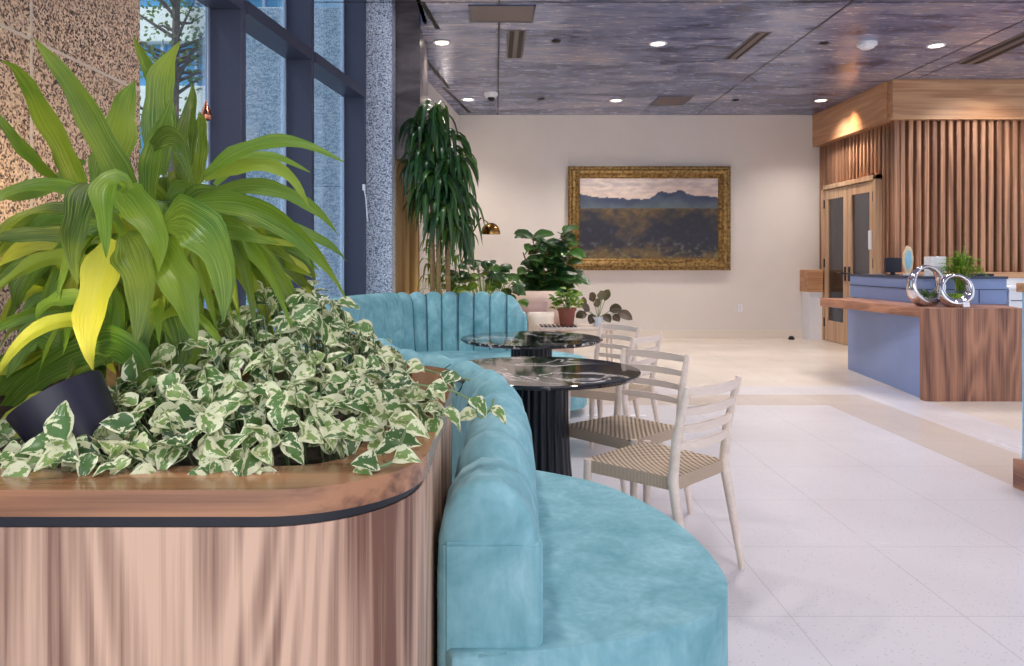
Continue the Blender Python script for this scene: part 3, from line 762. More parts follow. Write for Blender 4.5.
t = thing('tissue_box', 'square pale grey box standing on the desk behind the larger ring', 'box', ((935-496)/F*7.55, 7.55, 1.135))
bm = B(); box(bm, -.08, .08, -.06, .06, 0, .2, .006); b_ = obj('body', bm, 'paper_white', t)
bm = B(); box(bm, -.055, .055, -.064, -.06, .02, .1, .001); obj('label_panel', bm, plain('grey_card', (196, 198, 208), .6), t)
bm = B(); box(bm, -.03, .03, -.01, .01, 0, .05, .002, rot=Matrix.Rotation(-.3, 3, 'X')); o = tag(obj('business_card', bm, 'paper_white'), 'small white card lying at the foot of the smaller silver ring', 'card'); o.location = ((966-496)/F*6.9, 6.9, .857)
bm = B(); box(bm, 4.7, 5.05, 7.5, 7.7, 1.136, 1.16, .004); tag(obj('keyboard_tray', bm, 'black_plastic'), 'flat black tray on top of the blue desk unit', 'tray')

# ------------------------------------------------------------------ sofas
def sweep_back(path, n, profile, chan, amp, name, parent, taper_end=0.0, flip=1):
    pts, L = smooth_path(path, n)
    bm = B(); rings = []; ring_pos = []; crease_off = .014 if amp > .06 else .012
    for i, p in enumerate(pts):
        s = L*i/(n-1)
        t_ = (pts[min(i+1, n-1)]-pts[max(i-1, 0)]).normalized(); nr = Vector((t_.y, -t_.x, 0))
        w_ = chan(s); b = abs(math.sin(PI*w_[0]))**.42
        if s < .14: b = max(b, .93)
        zs = 1.0; sh = 0
        e = max(0, 1-(L-s)/.22) if taper_end else 0
        zs = 1-taper_end*e**1.5
        cap = 1.0
        for dd in (s, L-s):
            if dd < .03: cap = min(cap, .86+.14*math.sqrt(max(0, 1-(1-dd/.03)**2)))
        row = []
        for (u, z, bl) in profile:
            nx_, nz_ = u, (z-.6)*.6
            q = (b-1)*amp*w_[1]*bl
            ln = math.hypot(u/.12, max(0, z-.55)/.3) or 1
            uu = u*cap+q*(u/.12)/ln; zz = z+q*(max(0, z-.55)/.3)/ln
            zz = zz*zs if z > .5 else zz
            zz = zz-(1-cap)*.25 if z > .6 else zz
            row.append(bm.verts.new(p+nr*uu*flip+Vector((0, 0, zz))))
        rings.append(row); ring_pos.append([v.co.copy() for v in row])
    m_ = len(profile)
    for i in range(n-1):
        for j in range(m_):
            k_ = (j+1) % m_; bm.faces.new((rings[i][j], rings[i][k_], rings[i+1][k_], rings[i+1][j]))
    bm.faces.new(rings[0]); bm.faces.new(rings[-1][::-1])
    back = obj(name, bm, 'velvet', parent, 50)
    # dark tubes over the roll stand in for crease shade at every channel seam
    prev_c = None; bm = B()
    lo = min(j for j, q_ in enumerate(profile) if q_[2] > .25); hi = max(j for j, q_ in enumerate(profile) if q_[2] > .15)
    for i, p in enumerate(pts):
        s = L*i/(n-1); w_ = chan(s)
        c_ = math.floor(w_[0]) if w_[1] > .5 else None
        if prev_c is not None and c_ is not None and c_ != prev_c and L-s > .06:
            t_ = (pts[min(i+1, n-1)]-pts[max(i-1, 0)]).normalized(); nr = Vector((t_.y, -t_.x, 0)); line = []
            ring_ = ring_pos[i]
            tube(bm, [ring_[j]+(ring_[j]-Vector((p.x, p.y, .6))).normalized()*crease_off for j in range(lo, hi+1)], .004, 6)
            obj('crease_shade', bm, 'velvet_shade', back, True); bm = B()
        prev_c = c_
    return back
def seat(outline, ztop, name, parent, bevel=.03, n=90):
    pts, L = smooth_path([(x, y, 0) for x, y in outline], n, True)
    bm = B(); a, b = prism(bm, [(p.x, p.y) for p in pts], .07, ztop)
    es = [e for e in bm.edges if e.verts[0] in b and e.verts[1] in b]
    bmesh.ops.bevel(bm, geom=es, offset=bevel, segments=4, affect='EDGES', profile=.6)
    return obj(name, bm, 'velvet', parent, 35)
nearprof = [(-.118, .07, 0), (-.118, .4, 0), (-.118, .6, .0), (-.116, .68, .3), (-.105, .745, .8), (-.075, .79, 1), (-.03, .815, 1), (.02, .812, 1), (.065, .785, 1), (.095, .74, 1),
            (.112, .68, 1), (.12, .61, 1), (.12, .54, .9), (.112, .48, .6), (.105, .43, .2), (.105, .07, 0)]
s1 = thing('curved_sofa', 'near teal velvet sofa with a channelled back beside the walnut planter', 'sofa', (0, 0, 0))
path1 = [(-.015, 1.63, 0), (.0, 2.1, 0), (.015, 2.6, 0), (.01, 2.95, 0), (-.04, 3.3, 0), (-.17, 3.62, 0), (-.36, 3.88, 0), (-.56, 4.15, 0), (-.68, 4.45, 0), (-.74, 4.75, 0)]
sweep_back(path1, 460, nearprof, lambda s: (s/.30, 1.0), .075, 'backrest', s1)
# flat end panel below the folded first channel
bm = B(); prism(bm, [(-.116, 1.622), (.094, 1.622), (.104, 1.632), (.104, 1.70), (-.116, 1.70)], .43, .68)
bmesh.ops.bevel(bm, geom=[e for e in bm.edges], offset=.008, segments=3, affect='EDGES'); obj('end_panel', bm, 'velvet', s1, 40)
seat([(-.115, 1.65), (.0, 1.605), (.2, 1.635), (.38, 1.70), (.505, 1.775), (.595, 1.9), (.62, 2.07), (.598, 2.33), (.53, 2.57), (.405, 2.80), (.23, 2.95), (.08, 3.02), (-.08, 2.95), (-.11, 2.3)], .45, 'seat', s1, .018, 120)
bm = B(); prism(bm, [(-.09, 1.72), (.35, 1.75), (.5, 2.0), (.5, 2.3), (.3, 2.75), (-.05, 2.85)], 0, .07); obj('plinth', bm, 'black_plastic', s1)

farprof = [(-.13, .07, 0), (-.13, .45, 0), (-.125, .8, .3), (-.11, .92, .8), (-.07, .98, 1), (-.01, 1.0, 1), (.05, .975, 1), (.09, .92, 1), (.11, .82, 1), (.125, .7, 1), (.135, .55, .8), (.135, .43, .2), (.135, .07, 0)]
s2 = thing('curved_sofa', 'far teal velvet curved sofa facing the camera before the plants', 'sofa', (0, 0, 0))
path2 = [(-1.33, 5.2, 0), (-1.3, 5.7, 0), (-1.22, 6.25, 0), (-1.06, 6.7, 0), (-.8, 6.98, 0), (-.45, 7.06, 0), (0, 7.06, 0), (.3, 7.05, 0)]
def chan2(s):
    if s < 1.75: return (s/.055, .22)
    return ((s-1.75)/.155, 1.0)
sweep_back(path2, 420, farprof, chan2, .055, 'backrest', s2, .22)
seat([(-1.2, 5.3), (-1.15, 6.2), (-.9, 6.75), (-.5, 6.95), (.0, 6.97), (.42, 6.95), (.68, 6.75), (.78, 6.45), (.72, 6.15), (.5, 5.98), (.1, 5.95), (-.3, 5.9), (-.6, 5.6), (-.75, 5.25), (-.95, 5.1)], .45, 'seat', s2, .03, 120)
bm = B(); prism(bm, [(-1.1, 5.4), (-1.0, 6.3), (-.6, 6.85), (.4, 6.85), (.6, 6.4), (.4, 6.08), (-.3, 6.0), (-.8, 5.4)], 0, .07); obj('plinth', bm, 'black_plastic', s2)

# ------------------------------------------------------------------ planter
def rrect(x0, x1, y0, y1, r, inset=0, N=12):
    x1 -= inset; y0 += inset; x0 += inset; y1 -= inset; r = max(.02, r-inset)
    pts = [(x0, y0)]
    for i in range(N+1):
        a = -PI/2+PI/2*i/N; pts.append((x1-r+r*math.cos(a), y0+r+r*math.sin(a)))
    for i in range(N+1):
        a = PI/2*i/N; pts.append((x1-r+r*math.cos(a), y1-r+r*math.sin(a)))
    pts.append((x0, y1)); return pts
PX0, PX1, PY0, PY1 = -1.74, -.1, 1.19, 2.62; ZT = .93
# keep clear of the sofa back where it starts
pl = thing('walnut_planter', 'waist-high walnut planter box with rounded corner and black reveal', 'planter', (0, 0, 0))
PX1b = -.142
bm = B(); prism(bm, rrect(PX0, PX1b, PY0+.004, PY1, .248), 0, .868); 
obj('side_panel', bm, 'walnut_panel', pl, 30)
bm = B(); prism(bm, rrect(PX0, PX1b, PY0+.004, PY1, .248, .003), .868, .887); obj('reveal_strip', bm, 'black_reveal', pl, 30)
def rimring(bm, o_, i_, z0, z1, bev=.004):
    n_ = len(o_)
    R_ = [[bm.verts.new((x, y, z)) for x, y in pts] for pts, z in ((o_, z0), (o_, z1), (i_, z1), (i_, z0))]
    for a in range(4):
        b = (a+1) % 4
        for i in range(n_):
            j = (i+1) % n_; f = bm.faces.new((R_[a][i], R_[a][j], R_[b][j], R_[b][i]))
            c = f.calc_center_median(); f.material_index = 1 if (c.x > PX1-.22 and c.y > PY0+.2) else 0
bm = B(); rimring(bm, rrect(PX0, PX1-.03, PY0, PY1+.01, .25), rrect(PX0, PX1-.03, PY0, PY1+.01, .25, .14), .887, ZT); obj('ledge', bm, ['walnut_ledge', 'walnut_ledge_side'], pl, 30)
bm = B(); prism(bm, rrect(PX0+.01, PX1b-.03, PY0+.06, PY1-.02, .2), .8721, .90)
bmesh.ops.delete(bm, geom=[], context='VERTS'); obj('soil', bm, 'soil', pl)

# ------------------------------------------------------------------ corn plant (big foreground)
random.seed(11)
cp = thing('corn_plant', 'large corn plant with broad yellow-green strap leaves in the planter', 'plant', (0, 0, 0))
bm = B()
for (px, Y, yt) in ((112, 2.0, 262), (165, 2.15, 262), (60, 2.2, 290), (215, 2.25, 275)):
    b0 = P(px, 430, Y); b0.z = .885; e = P(px, yt, Y); bm = B(); tube(bm, [b0, b0.lerp(e, .5)+Vector((.01, 0, 0)), e], [.02, .018, .014]); obj('cane', bm, 'cane_bark', cp, True)
lf = leafbm()
def L2(b, m_, t_, w_, Y, dY=0.0, toward=0.0, up=None, wave=.05):
    # base, control and tip as measured; Y is the base distance, dY the tip's change, the leaf faces the room
    p0 = P(b[0], b[1], Y); p2 = P(t_[0], t_[1], Y+dY); p1 = P(m_[0], m_[1], Y+dY*.4-toward)
    leaf(lf, p0, p1, p2, w_/F*(Y+dY*.5)*1.12, up or (random.uniform(-.3, .3), -1, random.uniform(.1, .5)), 14, random.uniform(.15, .5), prof_strap, wave, jag=.09, cols=6, twist=random.uniform(-.6, .6))
expl = [
 ((140, 205), (85, 110), (37, 36), 27, 2.0, -.2), ((85, 200), (55, 95), (0, 60), 30, 1.95, -.3), ((95, 190), (125, 130), (134, 80), 34, 2.1, .1),
 ((160, 175), (155, 90), (176, 40), 33, 2.05, 0), ((165, 150), (160, 80), (134, 34), 17, 2.15, .1), ((180, 180), (192, 130), (190, 84), 20, 2.2, .1),
 ((185, 190), (205, 155), (196, 112), 27, 2.2, .1), ((150, 215), (150, 150), (172, 98), 27, 1.95, -.1), ((150, 150), (185, 110), (193, 190), 20, 1.9, -.1),
 ((60, 182), (25, 150), (-12, 108), 15, 1.9, -.2), ((95, 200), (30, 165), (-20, 215), 17, 1.8, -.2), ((95, 215), (20, 190), (-20, 260), 15, 1.75, -.2),
 ((90, 185), (72, 200), (77, 285), 29, 1.7, -.1), ((130, 190), (95, 160), (105, 258), 29, 1.65, -.12), ((120, 190), (150, 205), (160, 272), 34, 1.75, -.1),
 ((125, 235), (140, 255), (141, 346), 38, 1.7, -.08), ((115, 240), (88, 290), (92, 372), 36, 1.72, -.05), ((155, 240), (170, 270), (203, 340), 40, 1.75, -.1),
 ((165, 225), (215, 190), (224, 322), 48, 1.7, -.12), ((180, 280), (182, 330), (182, 392), 42, 1.85, -.05), ((85, 350), (140, 320), (143, 402), 34, 1.75, -.1),
 ((205, 175), (270, 120), (345, 160), 17, 1.9, -.05), ((205, 180), (285, 140), (311, 208), 14, 1.95, 0), ((215, 185), (260, 135), (310, 172), 13, 2.05, .1),
 ((190, 205), (300, 190), (343, 300), 24, 1.9, -.05), ((200, 215), (300, 215), (347, 262), 16, 2.0, .1), ((210, 195), (290, 165), (336, 236), 16, 2.1, .1),
 ((190, 230), (270, 220), (300, 335), 22, 1.85, 0), ((190, 245), (250, 240), (272, 345), 20, 1.95, 0), ((205, 225), (280, 230), (330, 320), 16, 2.1, .1),
 ((165, 340), (70, 340), (-15, 425), 34, 2.0, .05), ((120, 330), (40, 290), (-15, 395), 18, 1.8, -.15), ((110, 320), (50, 300), (-20, 335), 18, 1.9, -.1),
 ((90, 260), (30, 250), (-15, 300), 20, 1.95, -.1), ((100, 240), (20, 225), (-25, 245), 16, 1.85, -.1), ((60, 400), (20, 420), (-10, 490), 40, 1.75, -.1),
 ((140, 330), (160, 320), (172, 398), 26, 1.9, 0), ((120, 400), (130, 400), (128, 440), 34, 1.8, -.05), ((85, 160), (40, 200), (0, 200), 13, 2.1, 0),
 ((210, 300), (240, 300), (250, 370), 24, 1.95, 0), ((120, 170), (100, 130), (70, 100), 18, 2.3, .1), ((230, 240), (300, 235), (318, 280), 18, 2.2, .1),
 ((60, 240), (80, 255), (60, 330), 24, 2.0, 0), ((40, 260), (20, 290), (5, 330), 22, 2.1, 0), ((150, 260), (160, 290), (155, 350), 26, 2.0, 0),
]
for e in expl: L2(e[0], e[1], e[2], e[3]*.9, e[4], dY=e[5], toward=random.uniform(.0, .06))
for q in range(190):   # inner leaves that fill the crowns
    cx_, cy_, Y = random.choice(((110, 235, 2.05), (165, 235, 2.15), (70, 270, 2.2), (210, 250, 2.2), (130, 330, 2.1), (60, 340, 2.1)))
    a = random.uniform(-.4, PI+.4); r = random.uniform(60, 115)
    if cy_ > 300: a = random.uniform(-.7, PI+.7); r *= .75
    tx = cx_+math.cos(a)*r*1.05; ty = cy_-math.sin(a)*r*.45+random.uniform(10, 75)
    tx = min(tx, 330)
    if ty < 150 : ty = 150+random.uniform(0, 40)
    L2((cx_+random.uniform(-8, 8), cy_+random.uniform(-10, 25)), (cx_+math.cos(a)*r*.6, cy_-math.sin(a)*r*.8-15), (tx, ty), random.uniform(13, 26), Y, dY=random.uniform(-.15, .35))
for q in range(60):
    bx_, by_ = random.choice(((105, 235), (150, 230), (195, 235), (90, 300), (160, 320)))
    tx, ty = bx_+random.uniform(-70, 120), by_+random.uniform(10, 110)
    L2((bx_, by_), ((bx_+tx)/2+random.uniform(-20, 20), min(by_, ty)-random.uniform(5, 45)), (tx, ty), random.uniform(9, 17), random.uniform(1.75, 1.95), dY=random.uniform(-.15, .05))
foliage('foliage', lf, 'corn_leaf', cp)
for v in cp.children[-1].data.vertices:
    if v.co.x < -1.74: v.co.x = -1.74+(v.co.x+1.74)*.04

# ------------------------------------------------------------------ pothos
random.seed(5)
po = thing('pothos_plant', 'trailing pothos with cream and green variegated leaves on the walnut ledge', 'plant', (0, 0, 0))
lf = leafbm(); st = B()
def bump_h(x, y):
    h = .26*math.exp(-((x+.52)/.23)**2-((y-2.05)/.36)**2)+.10*math.exp(-((x+.70)/.25)**2-((y-1.75)/.3)**2)+.05*math.exp(-((x+.35)/.25)**2-((y-1.55)/.25)**2)
    return h
def pleaf(p, nrm, dirn, L):
    dirn = (dirn-nrm*dirn.dot(nrm)); 
    if dirn.length < .05: dirn = Vector((0, -1, -.3))
    dirn.normalize(); tip = p+dirn*L+nrm*L*random.uniform(-.3, .02); md = p+dirn*L*.5+nrm*L*random.uniform(.05, .25)
    leaf(lf, p, md, tip, L*random.uniform(.58, .76), nrm, 7, random.uniform(.15, .5), prof_heart, .04, cols=4)
cnt = 0
while cnt < 820:
    x = random.uniform(-1.02, -.12); y = random.uniform(1.27, 2.45)
    if x > -.42 and y < 1.34+.4*(x+.42): continue
    if x > -.3 and y > 2.0-1.2*(x+.3): continue
    if (x+.1) > -.1 and y < 1.6: continue
    # left of the mound the leaves thin out
    if x < -.75 and random.random() < .45: continue
    if x < -.72 and y > 2.1: continue
    hh = bump_h(x, y)
    z = .905+hh*random.uniform(.55, 1.05)+random.uniform(0.01, .05)
    ex = .01; gx = (bump_h(x+ex, y)-bump_h(x-ex, y))/(2*ex); gy = (bump_h(x, y+ex)-bump_h(x, y-ex))/(2*ex)
    nm = Vector((-gx*1.5, -gy*1.5-.45, 1)).normalized()
    nm = (nm+Vector([random.gauss(0, .5) for _ in range(3)])).normalized()
    if nm.z < .1: nm.z = .1; nm.normalize()
    dr = Vector((random.gauss(0, .9)+(x+.5)*1.0, random.gauss(-.35, .6), random.gauss(-.25, .35)))
    p = Vector((x, y, z))
    pleaf(p, nm, dr, random.uniform(.042, .074))
    if random.random() < .5: tube(st, [Vector((x*.9-.04, y+.05, .9)), p*.5+Vector((x*.45-.02, y*.5+.02, .47)), p], .0018, 4)
    cnt += 1
def vine(pts, n_, L, side=1):
    path, LL = smooth_path(pts, 24); tube(st, path, .0028, 6)
    for i in range(n_):
        f = int((i+.6)/n_*23); p = path[f]; s_ = (-1)**i
        pleaf(p+Vector((0, 0, .006)), Vector((random.gauss(0, .35), -.65, .75)).normalized(), Vector((s_*.7+random.gauss(0, .2), -.45, random.uniform(-.4, .3))), random.uniform(.8, 1.1)*L)
# along the front ledge, round the corner and over the sofa back
vine([P(65, 473, 1.33), P(110, 474, 1.31), P(180, 478, 1.29), P(250, 474, 1.30), P(300, 478, 1.29)], 8, .06)
vine([P(345, 474, 1.30), P(372, 469, 1.30), P(395, 460, 1.33), P(402, 440, 1.38), P(408, 425, 1.42)], 5, .055)
vine([P(385, 380, 1.75), P(420, 385, 1.72), P(455, 392, 1.72), P(475, 405, 1.73), P(478, 418, 1.74), P(490, 410, 1.75), P(494, 399, 1.76)], 7, .055)
vine([P(370, 350, 2.0), P(410, 365, 1.95), P(445, 375, 1.9), P(470, 380, 1.88)], 6, .055)
vine([P(50, 440, 1.32), P(58, 445, 1.32), P(68, 462, 1.32)], 3, .08)
pleaf(P(66, 440, 1.30), Vector((-.1, -.9, .3)).normalized(), Vector((-.35, 0, 1)), .075)
pleaf(P(310, 478, 1.27), Vector((.1, -.9, .4)).normalized(), Vector((.4, -.1, -1)), .06)
foliage('foliage', lf, 'pothos_leaf', po); obj('stems', st, 'stem_green', po, True)

# ------------------------------------------------------------------ uplight canister in the planter
ul = thing('uplight_canister', 'tilted black canister uplight among the leaves at the planter left', 'spotlight', (-.762, 1.47, .84))
ul.rotation_euler = (math.radians(-4), math.radians(-33), 0)
bm = B(); lathe(bm, [(.062, .0), (.066, .055), (.066, .0551), (.07, .06), (.092, .225), (.086, .225), (.066, .07), (.03, .065)], seg=36); obj('housing', bm, 'black_plastic', ul, 30)
bm = B(); lathe(bm, [(.05, .08), (.05, .086)], seg=20); obj('lens', bm, 'warm_lens', ul)
bm = B(); box(bm, -.03, .03, -.03, .03, -.02, .004, .003); obj('mount', bm, 'black_plastic', ul)
light('SPOT', 'uplight_spot', (-.96, 1.47, 1.09), 4, (1, .74, .3), (-1.3, 2.3, 1.8), .04, spot=math.radians(125), blend=.7)
u2 = dup(ul, (-1.12, 2.35, .9), 0, 'added black canister with fill light, hidden among the corn plant stems')  # unseen canister, added to house the warm fill on leaves and pier
u2.rotation_euler = (0, 0, 0)
light('SPOT', 'uplight_spot', (-1.12, 2.35, 1.15), 45, (1, .8, .5), (-1.3, 2.5, 2.4), .05, spot=math.radians(150), blend=.7)  # added warm fill, washing the pier through the leaves
light('SPOT', 'uplight_spot', (-1.12, 2.30, 1.15), 13, (1, .85, .5), (-.8, 2.0, 1.9), .05, spot=math.radians(130), blend=.7)

# ------------------------------------------------------------------ tables
def table(x, y, lab):
    t = thing('round_table', lab, 'table', (x, y, 0), 0, 'round black marble tables')
    bm = B(); lathe(bm, [(.44, .722), (.485, .728), (.5, .742), (.5, .748), (.497, .75)], seg=72); obj('tabletop', bm, 'marble', t, 25)
    bm = B(); N = 120
    lathe(bm, [(.20, 0), (.20, .02), (.195, .03), (.172, .12), (.155, .3), (.145, .5), (.145, .68), (.15, .722)], seg=N, mod=lambda k_, s_: [1.0, .99, .95, .95, .99][k_ % 5] if True else 1)
    obj('fluted_base', bm, 'black_flute', t, 20)
    bm = B(); lathe(bm, [(.215, 0), (.215, .012), (.2, .016)], seg=48); obj('foot_plate', bm, 'black_metal', t, 30)
    return t
t1 = table(.22, 3.72, 'nearer round black marble table with a fluted base behind the near sofa seat')
t2 = dup(t1, (.25, 5.22, 0), 2.1, 'farther round black marble table in front of the far curved sofa')

# ------------------------------------------------------------------ chairs
def chair(lab):
    t = thing('dining_chair', lab, 'chair', (0, 0, 0), 0, 'pale wooden cord-seat chairs')
    for s in (-1, 1):
        bm = B(); tube(bm, [(s*.232, .215, 0), (s*.225, .205, .25), (s*.222, .2, .455)], [.012, .0175, .018], 12); obj('leg', bm, 'pale_wood', t, True)
        bm = B(); tube(bm, [(s*.215, -.275, 0), (s*.205, -.228, .28), (s*.2, -.2, .44), (s*.2, -.215, .6), (s*.203, -.262, .8), (s*.203, -.265, .812)], [.012, .019, .021, .019, .014, .011], 12); obj('leg', bm, 'pale_wood', t, True)
    # seat: wrapped rails with a dished woven top
    bm = B(); N = 14
    def pt_(i, j, top):
        v = j/N; u = i/N; y = -.205+.42*v; w_ = .195+.03*v; x = (u*2-1)*w_
        dish = .016*math.sin(PI*u)*math.sin(PI*v)
        return (x, y, .452-dish if top else .40)
    for top in (True, False):
        g = [[bm.verts.new(pt_(i, j, top)) for i in range(N+1)] for j in range(N+1)]
        for j in range(N):
            for i in range(N):
                f = bm.faces.new((g[j][i], g[j][i+1], g[j+1][i+1], g[j+1][i])); f.material_index = 0 if top else 1
        if top: gt = g
    edge = lambda g: [g[0][i] for i in range(N)]+[g[j][N] for j in range(N)]+[g[N][i] for i in range(N, 0, -1)]+[g[j][0] for j in range(N, 0, -1)]
    ea, eb = edge(gt), edge(g)
    for i in range(len(ea)):
        j = (i+1) % len(ea); f = bm.faces.new((ea[i], ea[j], eb[j], eb[i])); f.material_index = 1
    bmesh.ops.bevel(bm, geom=[e for e in bm.edges if e.verts[0] in ea and e.verts[1] in ea], offset=.012, segments=3, affect='EDGES')
    obj('seat', bm, ['cord_top', 'cord_side'], t, 30)
    for z, h in ((.79, .04), (.715, .034), (.645, .034), (.575, .034)):
        bm = B(); K = 12; y0 = -.205-.06*((z-.5)/.3)
        rows = []
        for i in range(K+1):
            u = i/K*2-1; x = u*.2; y = y0-.035*(1-u*u)+.002
            hh = h/2*(.75+.25*(1-u*u))
            rows.append([bm.verts.new((x, y-.007, z-hh)), bm.verts.new((x, y+.007, z-hh)), bm.verts.new((x, y+.007, z+hh)), bm.verts.new((x, y-.007, z+hh))])
        for i in range(K):
            for q in range(4): bm.faces.new((rows[i][q], rows[i][(q+1) % 4], rows[i+1][(q+1) % 4], rows[i+1][q]))
        bm.faces.new(rows[0]); bm.faces.new(rows[-1][::-1])
        obj('back_slat', bm, 'pale_wood', t, 50)
    return t
ch0 = chair('pale wooden chair with woven cord seat standing nearest to the camera')
def fac(dx, dy): return math.atan2(dy, dx)-PI/2
ch0.location = (.69, 3.16, 0); ch0.rotation_euler = (0, 0, fac(-.70, .71))
dup(ch0, (.65, 3.78, 0), fac(-.74, -.66), 'second pale wooden chair, behind the nearest one, at the nearer marble table')
dup(ch0, (.77, 4.95, 0), fac(-.80, .60), 'third pale wooden chair from the camera, right of the farther marble table')
dup(ch0, (.71, 5.42, 0), fac(-.83, -.55), 'farthest pale wooden chair, its top rail in line with the dark plant')

# ------------------------------------------------------------------ plants and things behind the far sofa
random.seed(31)
def pot(parent, r, h, mat='black_plastic'):
    bm = B(); lathe(bm, [(r*.75, 0), (r*.8, .01), (r, h), (r*.9, h), (r*.88, h-.03)], seg=28); obj('pot', bm, mat, parent, 30)
    bm = B(); lathe(bm, [(r*.87, h-.05), (r*.87, h-.03)], seg=24); obj('soil', bm, 'soil', parent)
# tall dracaena
t = thing('tall_dracaena', 'tall cane dracaena with drooping dark green leaves behind the far sofa', 'plant', (-.585, 7.5, 0))
pot(t, .22, .4)
bm = B(); canes = [((-.06, 0), 2.55), ((.06, .05), 2.0), ((0, -.06), 1.5)]
for (c_, h_) in canes: bm = B(); tube(bm, [(c_[0], c_[1], .35), (c_[0]*1.3+.02, c_[1], h_*.5), (c_[0]*1.2, c_[1], h_)], [.028, .025, .02], 8); obj('cane', bm, 'cane_bark', t, True)
lf = leafbm()
heads = [(-.02, 0, 2.78, .8), (-.15, 0, 2.6, .9), (.08, .05, 2.5, 1), (.16, -.05, 2.25, 1), (-.15, -.05, 2.3, .9), (.0, -.1, 2.1, 1), (.17, 0, 1.95, 1), (.08, -.1, 1.75, .9), (-.1, -.05, 2.0, .8),
         (.2, 0, 1.65, .8)]
for (hx, hy, hz, sc) in heads:
    for q in range(46):
        a = random.uniform(0, 2*PI); r = random.uniform(.10, .28)*sc; up_ = random.uniform(.06, .2); dr = random.uniform(.1, .45)
        b0 = Vector((hx, hy, hz+random.uniform(-.14, .08)))
        tip = b0+Vector((math.cos(a)*r*1.15, math.sin(a)*r*.8, up_*.3-dr)); md = b0+Vector((math.cos(a)*r*.9, math.sin(a)*r*.7, up_))
        leaf(lf, b0, md, tip, random.uniform(.045, .075), (random.gauss(0, .3), -.5, 1), 7, .25, cols=2)
foliage('foliage', lf, 'dark_leaf', t)
for v in t.children[-1].data.vertices:
    v.co.x = max(v.co.x, (-.16+random.uniform(-.02, .02)) if v.co.y > .05 else -.46)
    v.co.x = min(v.co.x, .46)
# lower yellowish palm and broad leaf plant
t = thing('young_dracaena', 'low yellow-lit dracaena in front of the curtain behind the far sofa', 'plant', (-.72, 8.2, 0))
pot(t, .16, .3)
lf = leafbm()
bm = B(); tube(bm, [(0, 0, .25), (.01, 0, .7), (0, 0, 1.3)], [.02, .018, .015]); obj('cane', bm, 'cane_bark', t, True); bm = B(); tube(bm, [(.1, 0, .25), (.1, 0, .8), (.11, 0, 1.5)], [.02, .018, .015]); obj('cane', bm, 'cane_bark', t, True)
for q in range(110):
    b0 = Vector((random.choice((0, .11, .25)), 0, random.uniform(.9, 1.75))); a = random.uniform(0, 2*PI); r = random.uniform(.1, .24)
    leaf(lf, b0, b0+Vector((math.cos(a)*r*.7, math.sin(a)*r*.5, .15)), b0+Vector((math.cos(a)*r, math.sin(a)*r*.6, random.uniform(-.3, .05))), .045, (0, 0, 1), 6, .2, cols=2)
foliage('foliage', lf, 'bright_leaf', t)
t = thing('monstera_plant', 'low broad-leaved green plant just behind the far sofa backrest', 'plant', (-.12, 7.75, 0))
pot(t, .2, .35)
lf = leafbm(); bm = B()
for q in range(60):
    a = random.uniform(0, 2*PI); r = random.uniform(.05, .42); b0 = Vector((random.gauss(0, .03), random.gauss(0, .03), .33))
    c_ = Vector((math.cos(a)*r*.95-.02, math.sin(a)*r*.5, 1.33-r*.5+random.uniform(-.25, .03))); tube(bm, [b0, (b0+c_)/2+Vector((0, 0, .1)), c_], .006, 5)
    dr = Vector((math.cos(a)*.7+random.gauss(0, .3), -.5, random.uniform(-.6, .1))).normalized()*random.uniform(.12, .18)
    leaf(lf, c_, c_+dr*.5+Vector((0, 0, .03)), c_+dr, .11, (0, -.6, .8), 6, .2, prof_oval, cols=4)
obj('stems', bm, 'stem_green', t, True); foliage('foliage', lf, 'dark_leaf', t)
# curtain
bm = B(); N = 90; rows = []
for i in range(N+1):
    Y = 7.6+1.1*i/N; off = .17+.035*math.sin(i*.62)+.02*math.sin(i*1.7)
    rows.append([bm.verts.new((wl(Y, off), Y, .02)), bm.verts.new((wl(Y, off*1.0), Y, 2.33))])
for i in range(N): bm.faces.new((rows[i][0], rows[i+1][0], rows[i+1][1], rows[i][1]))
g_ = bmesh.ops.solidify(bm, geom=list(bm.faces), thickness=.004)
tag(obj('curtain', bm, 'curtain', None, True), 'golden floor-length curtain behind the tall dracaena', 'curtain')
ulf = thing('floor_uplight', 'small floor uplight hidden behind the far sofa, lighting plants and curtain', 'spotlight', (-.38, 7.35, 0))
bm = B(); lathe(bm, [(.06, 0), (.07, .1), (.065, .1), (.05, .05)], seg=20); obj('housing', bm, 'black_metal', ulf, 30)
bm = B(); lathe(bm, [(.045, .055), (.045, .06)], seg=16); obj('lens', bm, 'warm_lens', ulf)
light('SPOT', 'floor_uplight_bulb', (-.38, 7.35, .12), 55, (1, .78, .35), (-.8, 8.2, 1.5), .04, spot=math.radians(100), blend=.6)
light('POINT', 'curtain_glow', (-.62, 8.15, .5), 10, (1, .78, .4), size=.1)
# brass dome floor lamp
Y = 8.3; lx = (488-496)/F*Y
t = thing('floor_lamp', 'floor lamp with a brass dome shade beside the tall dracaena', 'lamp', (-.42, 8.45, 0))
bm = B(); lathe(bm, [(.14, 0), (.14, .015), (.02, .025)], seg=24); obj('base', bm, 'brass', t, True)
bm = B(); tube(bm, [(0, 0, .02), (0, 0, 1.2), (.12, -.03, 1.55), (.25, -.08, 1.78), (.33, -.12, 1.72)], .008); obj('pole', bm, 'brass', t, True)
bm = B()
prof_ = [(.108, 0), (.107, .03), (.095, .07), (.07, .105), (.035, .125), (.008, .13)]
lathe(bm, prof_+[(.004, .126), (.066, .098), (.1, .03), (.102, 0)], seg=28); sh = obj('shade', bm, 'brass', t, 40); sh.location = (.36, -.13, 1.59)
